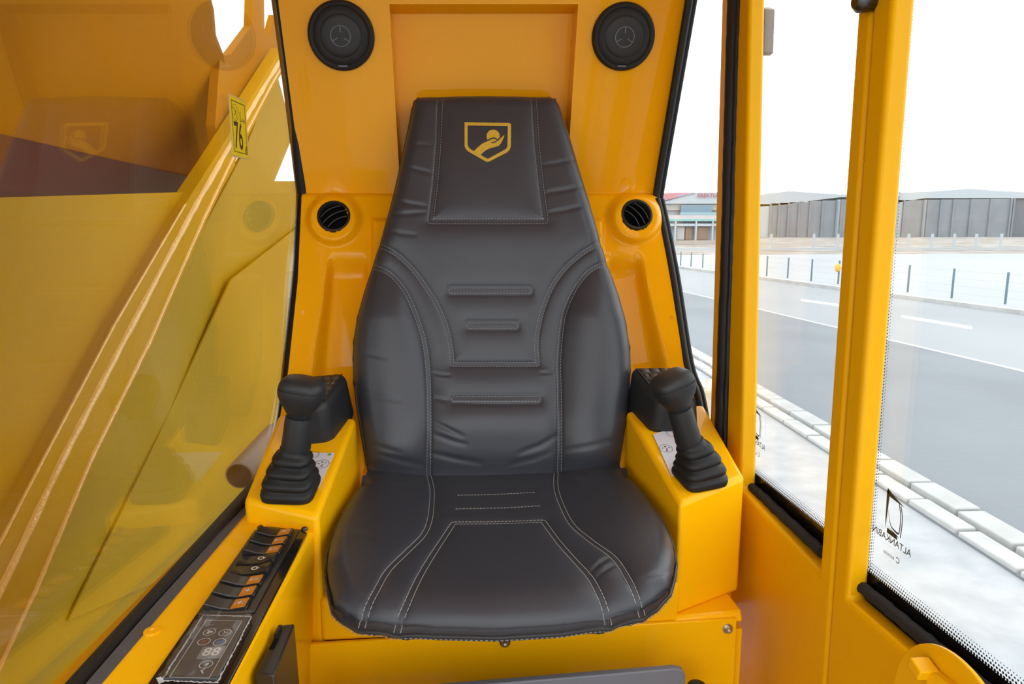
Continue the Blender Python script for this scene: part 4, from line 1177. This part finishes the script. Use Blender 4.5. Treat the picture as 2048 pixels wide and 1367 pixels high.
# upper box of the boom: its side leans out over the lower plate
UN = unit(NL * .86 - zup * .5); UP0 = AA(100, 410, 1.28)      # this side is tilted down towards the cab to darken it
def UU(x, y, off=0.0): return WN(x, y, UP0 + UN * off, UN)
up_ = [(-1500, -900), (350, -320), (408, -60), (428, 20), (432, 70), (448, 112), (470, 330), (420, 420), (-1500, 420)]
mk('upper_box', *prism([UU(*q) for q in up_], -NL * .35), BOOM_SHADED, bm)
mk('link_plate', *prism([AA(x, y, .99) for x, y in [(509, -120), (527, -120), (529, 60), (540, 72), (551, 30), (562, 60), (572, 110), (540, 190), (440, 340), (430, 250), (440, 112), (462, 108), (503, 52)]], -NL * .03), BOOM_SHADED, bm)
mk('shade_plate', *hexa([AP(-.8, .56) - NL * .08, AP(1.75, .62) - NL * .08, AP(1.75, .62) - NL * 1.4, AP(-.8, .56) - NL * 1.4], [AP(-.8, .66) - NL * .08, AP(1.75, .72) - NL * .08, AP(1.75, .72) - NL * 1.4, AP(-.8, .66) - NL * 1.4]), YBOOM, bm)  # unseen plate added overhead to shade the boom
mk('underside_shadow', *prism([UU(x, y, .004) for x, y in [(-300, 215), (0, 268), (400, 358), (400, 415), (-300, 415)]], -UN * .003), mat('boom_shadow_brown', (.13, .022, .006), .5), bm)  # dark sheet that paints the shadow wedge under the boom
cd_ = thing('chassis_blocker', 'dark chassis deck added below the boom to block light off the ground', 'deck', (-1.4, .8, -2.28))  # added to keep ground bounce off the boom
mk('blocker_plate', *box(-2.6, -.56, -1.2, 3.2, -1.75, -1.65), HARD, cd_)
mk('frame', *box(-2.2, -.8, -1.0, 3.0, -2.28, -1.75), HARD, cd_)
# ridge: raised flange running up the side
rl = [(566, 96), (505, 196), (430, 318), (372, 408), (230, 650), (85, 925), (0, 1090), (-160, 1400)]
rr_ = [(574, 130), (548, 175), (480, 305), (415, 440), (305, 690), (190, 920), (80, 1180), (-60, 1480)]
A1 = .93
tp = [AA(x, y, A1) for x, y in rl]; tq = [AA(x, y, A1) for x, y in rr_]
V = tp + tq + [p - NL * .05 for p in tp] + [p - NL * .05 for p in tq]; n_ = len(tp); F = []
for i in range(n_ - 1):
    F += [(i, i + 1, n_ + i + 1, n_ + i), (2 * n_ + i, i, i + 1, 2 * n_ + i + 1)[::-1], (n_ + i, n_ + i + 1, 3 * n_ + i + 1, 3 * n_ + i)]
mk('flange', np.array(V), F, YBOOM, bm, bevel=.004)
wd = resample(np.array([AA(x * .62 + x2 * .38, y * .62 + y2 * .38, A1 - .004) for (x, y), (x2, y2) in zip(rl, rr_)]), 260)
rr2 = .0075 + .0035 * np.interp(np.arange(260), np.arange(0, 260, 4), rng.rand(65))
mk('weld_bead', *tube(wd - NL * .005, rr2, 8, flat=1), WELD, bm, smooth=True)
wd = resample(np.array([AA(x2 - 6, y2 - 4, A1 - .002) for (x, y), (x2, y2) in zip(rl, rr_)]), 200)
mk('weld_bead', *tube(wd - NL * .002, .0045 + .0015 * rng.rand(200), 8), WELD, bm, smooth=True)
wd = resample(np.array([AA(x, y, A1 - .002) for (x, y) in rl[3:]]), 160)
mk('weld_bead', *tube(wd - NL * .002, .0030 + .001 * rng.rand(160), 6), WELD, bm, smooth=True)
# side plate right of the ridge, turned slightly down
q_ = [(552, 140), (572, 215), (584, 276), (549, 362), (640, 362), (640, 1000), (480, 1100), (160, 1420), (-80, 1500), (0, 1300), (190, 920), (305, 690), (415, 440), (490, 300)]
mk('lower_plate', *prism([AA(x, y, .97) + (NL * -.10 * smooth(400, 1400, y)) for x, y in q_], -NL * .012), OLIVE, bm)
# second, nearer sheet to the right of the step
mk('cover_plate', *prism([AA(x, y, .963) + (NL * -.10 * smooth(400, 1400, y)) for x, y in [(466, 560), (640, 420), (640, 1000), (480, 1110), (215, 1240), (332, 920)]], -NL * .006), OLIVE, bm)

tbp = thing('beige_tube', 'short beige tube lying outside the left pane behind the upright joystick', 'tube', W(500, 950, A=.56))
ta, tb_ = W(478, 951, A=.53), W(532, 890, A=.53)
prof_ = [(.024, 0), (.027, .001), (.027, np.linalg.norm(tb_ - ta) + .06), (.024, np.linalg.norm(tb_ - ta) + .061), (.024, .0005)]
mk('sleeve', *lathe(ta, tb_ - ta, prof_, 32, cap0=False, cap1=False), TUBE, tbp, smooth=True, angle=50)
mk('ledge', *hexa([W(300, 1180, A=.47) - NL * .02 - zup * .1, W(430, 1060, A=.47) - NL * .02 - zup * .1, W(575, 880, A=.47) - NL * .02 - zup * .1 + FH * .2, W(575, 880, A=.6) - zup * .1 + FH * .2],
                  [W(300, 1180, A=.60) - zup * .10, W(430, 1060, A=.47) - NL * .025 - zup * .05, W(575, 880, A=.47) - NL * .025 - zup * .05 + FH * .2, W(575, 880, A=.6) - zup * .05 + FH * .2]), YBOOM, bm)

# outside, right, behind the quarter window: cream drum-like fender with rust
cf = thing('cream_fender', 'cream painted post with brown rust stain behind the quarter window', 'post', W(1410, 900, Y=1.75) * (1, 1, 0) + np.array([0, 0, -1.4]))
pc = W(1412, 773, Y=1.75)
mk('body', *box(pc[0] - .05, pc[0] + .10, 1.73, 1.85, -1.4, pc[2]), CREAM, cf, bevel=.012, seg=3)
mk('bracket', *box(pc[0] - .09, pc[0] - .052, 1.72, 1.80, pc[2] - .2, pc[2] - .02), RUBBER, cf, bevel=.005)

# ------------------------------------------------------------------ outside, right: road, yard, buildings
ROAD = mat('grey_asphalt', (.195, .21, .228), .9, bump=(8, .4, .02), noise=(.35, (.17, .183, .20), .35, .65))
ROADF = mat('pale_worn_asphalt', (.285, .30, .312), .9, noise=(.2, (.26, .273, .287), .35, .65))
PAVE = mat('pale_grey_ground', (.38, .39, .40), .9, noise=(4, (.31, .323, .337), .35, .65), bump=(20, .4, .01))
KERB = mat('white_concrete_kerb', (.43, .43, .42), .85, noise=(3, (.34, .34, .33), .4, .7))
YARD = mat('pale_concrete_yard', (.36, .374, .388), .9, noise=(.06, (.325, .335, .35), .35, .65))
DIRT = mat('brown_dirt', (.22, .185, .15), .95, noise=(.25, (.33, .31, .29), .4, .6))
LINE = mat('white_road_paint', (.42, .42, .42), .8)
POST = mat('dark_teal_fence_post', (.10, .17, .21), .6)
WIRE = mat('galvanised_wire', (.45, .47, .5), .5)
CONC = mat('precast_concrete', (.25, .265, .285), .9, noise=(.3, (.22, .235, .25), .35, .65))
CONC2 = mat('pale_precast_concrete', (.42, .45, .48), .9)
ROOFM = mat('pale_blue_grey_roof', (.42, .46, .49), .8)
DARK = mat('dark_opening', (.16, .17, .19), .9)
SHOPB = mat('blue_shop_glass', (.16, .24, .30), .4)
SHOPT = mat('teal_fascia', (.22, .42, .40), .7)
SHOPR = mat('red_blue_roof_print', (.50, .22, .22), .8, noise=(.35, (.28, .34, .52), .45, .55))
SHOPW = mat('pale_shop_wall', (.42, .44, .46), .8)
SHOPN = mat('brown_shop_interior', (.26, .19, .14), .9)
SIGNR = mat('dull_red_letters', (.34, .12, .14), .7)
gnd = mk('ground', *box(-60, 400, -40, 400, -2.5, -2.32), PAVE); struct('ground', ob=gnd, label='pale grey ground around the machine')
def lX(p, Y): return p[0][0] + (p[1][0] - p[0][0]) * (Y - p[0][1]) / (p[1][1] - p[0][1])
LK = ((3.77, 4.02), (3.98, 8.9)); LF = ((15.24, 17.3), (13.07, 39.2)); LE = ((9.27, 10.4), (8.48, 25.1))
def band(a0, a1, Y0, Y1, z, name, m_, a=None, b=None, n=1):
    return mk(name, *hexa([(a0(Y0), Y0, z - .15), (a1(Y0), Y0, z - .15), (a1(Y1), Y1, z - .15), (a0(Y1), Y1, z - .15)], [(a0(Y0), Y0, z), (a1(Y0), Y0, z), (a1(Y1), Y1, z), (a0(Y1), Y1, z)]), m_)
kx = lambda Y: lX(LK, Y); fx_ = lambda Y: lX(LF, Y); ex_ = lambda Y: lX(LE, Y)
rd = band(kx, lambda Y: ex_(Y), -20, 60, -2.302, 'road', ROAD); struct('road', ob=rd, label='grey asphalt lane nearest the machine')
rd2 = band(lambda Y: ex_(Y), lambda Y: fx_(Y), -20, 60, -2.3015, 'far_lane', ROADF); struct('far_lane', ob=rd2, label='pale worn far lane')
el = band(lambda Y: ex_(Y) - .06, lambda Y: ex_(Y) + .06, -20, 60, -2.298, 'edge_line', LINE); tag(el, 'long solid white line painted along the road between the lanes', 'road marking')
def gq(pts, z=-2.297): return [W(x, y, Z=z) for x, y in pts]
for k, (p, lb) in enumerate((([(1602, 597), (1602, 602), (1700, 616), (1700, 610)], 'white dash on the far lane seen through the narrow door pane'),
                             ([(1802, 629), (1802, 635), (1945, 659), (1945, 652)], 'white dash on the far lane seen through the large door pane'))):
    o = mk('lane_dash', *prism(gq(p), (0, 0, -.006)), LINE); tag(o, lb, 'road marking', 'white dashes of the far lane')
# near kerb: one stone after another and a flat gutter course on the machine's side
kb = struct('kerb', (3.9, 8, -2.3), 'near kerb of pale concrete stones along the road')
stone = None
Ls = .98; gap = .018
dK = unit(np.array([LK[1][0] - LK[0][0], LK[1][1] - LK[0][1], 0])); nK = np.array([dK[1], -dK[0], 0])
def stones(off, wid, hgt, name, L, count, y0):
    o0 = ORI[kb.name]; V, F = obox((0, 0, 0), dK, nK, zup, L / 2 - gap, wid / 2, hgt / 2)
    first = None
    for i in range(count):
        Y = y0 + i * L
        c = np.array([kx(Y), Y, -2.3 + hgt / 2 - .03]) + nK * off
        if first is None:
            first = mk(name, V + c, F, KERB, kb, bevel=.012); base_c = c
        else:
            o = first.copy(); COL.objects.link(o); o.parent = kb
            d = c - base_c; o.location = (d[0], d[1], d[2] + random.uniform(-.006, .006))
stones(.33, .22, .09, 'kerb_stone', .62, 50, 1.0)
stones(.09, .17, .065, 'gutter_stone', .62, 50, 1.3)
fk = band(lambda Y: fx_(Y), lambda Y: fx_(Y) + .35, -10, 60, -2.18, 'far_kerb', KERB); struct('far_kerb', ob=fk, label='low pale kerb on the far side of the road')
yd = mk('yard', *hexa([(fx_(-10) + .35, -10, -2.4), (150, -10, -2.4), (150, 58, -2.4), (fx_(58) + .35, 58, -2.4)], [(fx_(-10) + .35, -10, -2.24), (150, -10, -2.24), (150, 58, -2.24), (fx_(58) + .35, 58, -2.24)]), YARD)
struct('yard', ob=yd, label='pale concrete yard beyond the fence')
# dirt strip with an uneven profile
nx_, ny_ = 90, 26; Vd = []
for i in range(ny_):
    for j in range(nx_):
        Y = 56 + (230 - 56) * i / (ny_ - 1); X = 5 + 250 * j / (nx_ - 1)
        z = -2.28 + .28 * math.exp(-((Y - 78) / 6) ** 2) * (.6 + .4 * sin(X * .3)) + (.10 * rng.rand() if 0 < i < ny_ - 1 else 0)
        Vd.append((X, Y, z))
dt = mk('dirt_field', Vd, gridF(ny_, nx_), DIRT, smooth=True); struct('dirt_field', ob=dt, label='brown dirt field in front of the buildings')

# fence posts with wires
fence = thing('wire_fence', 'low wire fence of dark posts along the far kerb', 'fence', (fx_(25), 25, -2.2))
pf = [(1361, 531, 503), (1382, 533, 504), (1405, 535, 506), (1533, 552, 511), (1575, 556, 514.5), (1622, 562, 517), (1676, 568, 520), (1815, 584, 529), (1903, 596, 536), (2010, 608, 543), (2140, 626, 553)]
tops = []
for x, yb, yt in pf:
    g = W(x, yb, Z=-2.19); hgt = (yb - yt) / (yb - 455.0) * 2.19
    V, F = lathe(g, (0, 0, 1), [(.034, 0), (.034, hgt - .02), (.025, hgt)], 10)
    mk('fence_post', V, F, POST, fence, smooth=True, angle=40); tops.append((g, hgt))
for a, b2 in zip(tops[:-1], tops[1:]):
    for f_ in (.95, .7, .45, .2):
        mk('wire', *tube([a[0] + zup * a[1] * f_, (a[0] + b2[0]) / 2 + zup * ((a[1] + b2[1]) / 2 * f_ - .02), b2[0] + zup * b2[1] * f_], (.0055), 5, up=np.array([0, 0, 1.])), WIRE, fence)
yg = W(1676, 535, Y=tops[6][0][1] - .06)
yo = mk('warning_lamp', *lathe(yg - zup * .16, (0, 0, 1), [(.04, 0), (.10, .04), (.12, .16), (.10, .26), (.03, .32)], 16), mat('amber_lens', (.65, .38, .05), .4), smooth=True)
tag(yo, 'small amber lamp fixed to a fence post by the door pillar', 'lamp')
# white low barrier posts in the dirt field
b_first = None
places = ['leftmost of three seen through the narrow door pane', 'middle of three seen through the narrow door pane', 'rightmost of three seen through the narrow door pane',
          'leftmost of five seen through the large pane', 'second from the left through the large pane', 'middle of five seen through the large pane',
          'second from the right through the large pane', 'rightmost of five seen through the large pane']
for x, pl_t in zip((1541, 1626, 1674, 1815, 1862, 1906, 1950, 2000), places):
    p = W(x, 503, Y=70); V, F = box(p[0] - .09, p[0] + .09, 69.9, 70.1, -2.3, -2.3 + 1.7)
    o = mk('concrete_post', V, F, CONC2); tag(o, 'thin pale post in the dirt field, ' + pl_t, 'post', 'thin pale posts in the dirt field')
rl_ = mk('white_rail', *box(W(1325, 497, Y=66)[0], W(2300, 497, Y=66)[0], 65.9, 66.1, W(1700, 499, Y=66)[2], W(1700, 495, Y=66)[2]), CONC2)
tag(rl_, 'long low pale rail across the dirt field', 'rail')

# halls
def hall(name, label, xs, ytopL, ytopR, roof, yb=474, dark=(), pale=(), Yh=165):
    P = lambda x, y: W(x, y, Y=Yh)
    zb = W(1700, yb, Y=Yh)[2] - .3
    t = thing(name, label, 'building', (P(sum(xs) / len(xs), yb)[0], Yh, zb), 'long precast halls across the road')
    for i, (a, b2) in enumerate(zip(xs[:-1], xs[1:])):
        k = (a - xs[0]) / (xs[-1] - xs[0]); yt = ytopL + (ytopR - ytopL) * k
        x0, x1 = P(a, yt)[0] + .12, P(b2, yt)[0] - .12; zt = P(a, yt)[2]
        m_ = DARK if i in dark else (CONC2 if i in pale else CONC)
        y0 = Yh + (.6 if i in dark else 0)
        mk('opening' if i in dark else 'wall_panel', *box(x0, x1, y0, Yh + 1, zb, zt), m_, t)
        if i not in dark:
            mk('pilaster', *box(x1 - .05, x1 + .35, Yh - .35, Yh + .5, zb, zt), CONC, t)
    rp = [P(x, y) for x, y in roof]
    mk('roof', *prism(rp, (0, 30, 0)), ROOFM, t)
    mk('backing_wall', *box(P(xs[0], yb)[0], P(xs[-1], yb)[0], Yh + 1, Yh + 1.4, zb, P(xs[0], max(ytopL, ytopR))[2]), CONC, t)
hall('precast_hall', 'grey precast hall with a low gable seen through the narrow door pane', [1516, 1541, 1558, 1577, 1598, 1620, 1645, 1674, 1683, 1712, 1745, 1770, 1794], 408, 392,
     [(1500, 414), (1500, 394), (1530, 388), (1578, 382), (1640, 386), (1692, 389), (1720, 386), (1762, 382), (1800, 383), (1800, 394), (1683, 394), (1640, 399), (1560, 410)], pale=(0, 7))
hall('precast_hall', 'grey precast hall with a dark opening at its right end seen through the large pane', [1796, 1808, 1848, 1856, 1882, 1907, 1942, 1981, 2022, 2028, 2090, 2140, 2190, 2240, 2300], 400, 392,
     [(1780, 410), (1780, 386), (1799, 385), (1860, 383), (1940, 377), (1990, 381), (2048, 384), (2200, 380), (2320, 386), (2320, 396), (1850, 396), (1800, 404)], dark=(9,), pale=(0, 2, 8), Yh=166)
# shop building seen through the quarter window
Ys = 95; PS = lambda x, y: W(x, y, Y=Ys)
sh = thing('shop_building', 'pale shop building with teal fascia seen through the quarter window', 'building', PS(1385, 492))
def srect(n, x0, x1, y0, y1, m_, dy=0.0, dep=.4):
    a, b2 = PS(x0, y1), PS(x1, y0)
    return mk(n, *box(a[0], b2[0], Ys + dy, Ys + dy + dep, a[2], b2[2]), m_, sh)
srect('wall', 1318, 1470, 386, 494, SHOPW, 1, 8)
srect('upper_wall', 1318, 1470, 409, 420, mat('beige_band', (.42, .40, .36), .9), .6)
mk('roof_print', *prism([PS(x, y) for x, y in [(1318, 403), (1318, 387), (1350, 385), (1392, 385)]], (0, .5, 0)), SHOPR, sh)
mk('gable', *prism([PS(x, y) + (0, .2, 0) for x, y in [(1318, 407), (1392, 385), (1470, 383), (1470, 407)]], (0, .5, 0)), ROOFM, sh)
srect('glass_band', 1362, 1424, 410, 424, SHOPB, 0)
srect('glass_band', 1361, 1470, 424, 430, mat('light_teal_glass', (.26, .38, .42), .5), 0)
srect('sign_band', 1318, 1470, 430, 438, mat('pinkish_white_band', (.50, .45, .45), .8), 0)
srect('teal_fascia', 1318, 1470, 438, 442, SHOPT, -.3)
srect('shop_window', 1372, 1425, 442, 446, DARK, .2)
srect('beam', 1318, 1470, 447, 452, CONC2, -.2)
for a, b2, m_ in ((1355, 1371, LINE), (1372, 1386, SHOPN), (1394, 1418, SHOPN)): srect('bay', a, b2, 454, 479, m_, .3)
for x in (1347, 1388, 1421, 1432): srect('column', x, x + 5, 442, 494, CONC2, -.3)
srect('low_wall', 1318, 1470, 480, 494, mat('sandy_wall', (.40, .35, .31), .9), -.5)
m_ = MB(); put_text(m_, 'EREKTUR', PS(1417, 391) - np.array([0, .1, 0]), np.array([1., 0, 0]), zup, .75, 1.0, .02); m_.mk('sign_letters', SIGNR, sh)
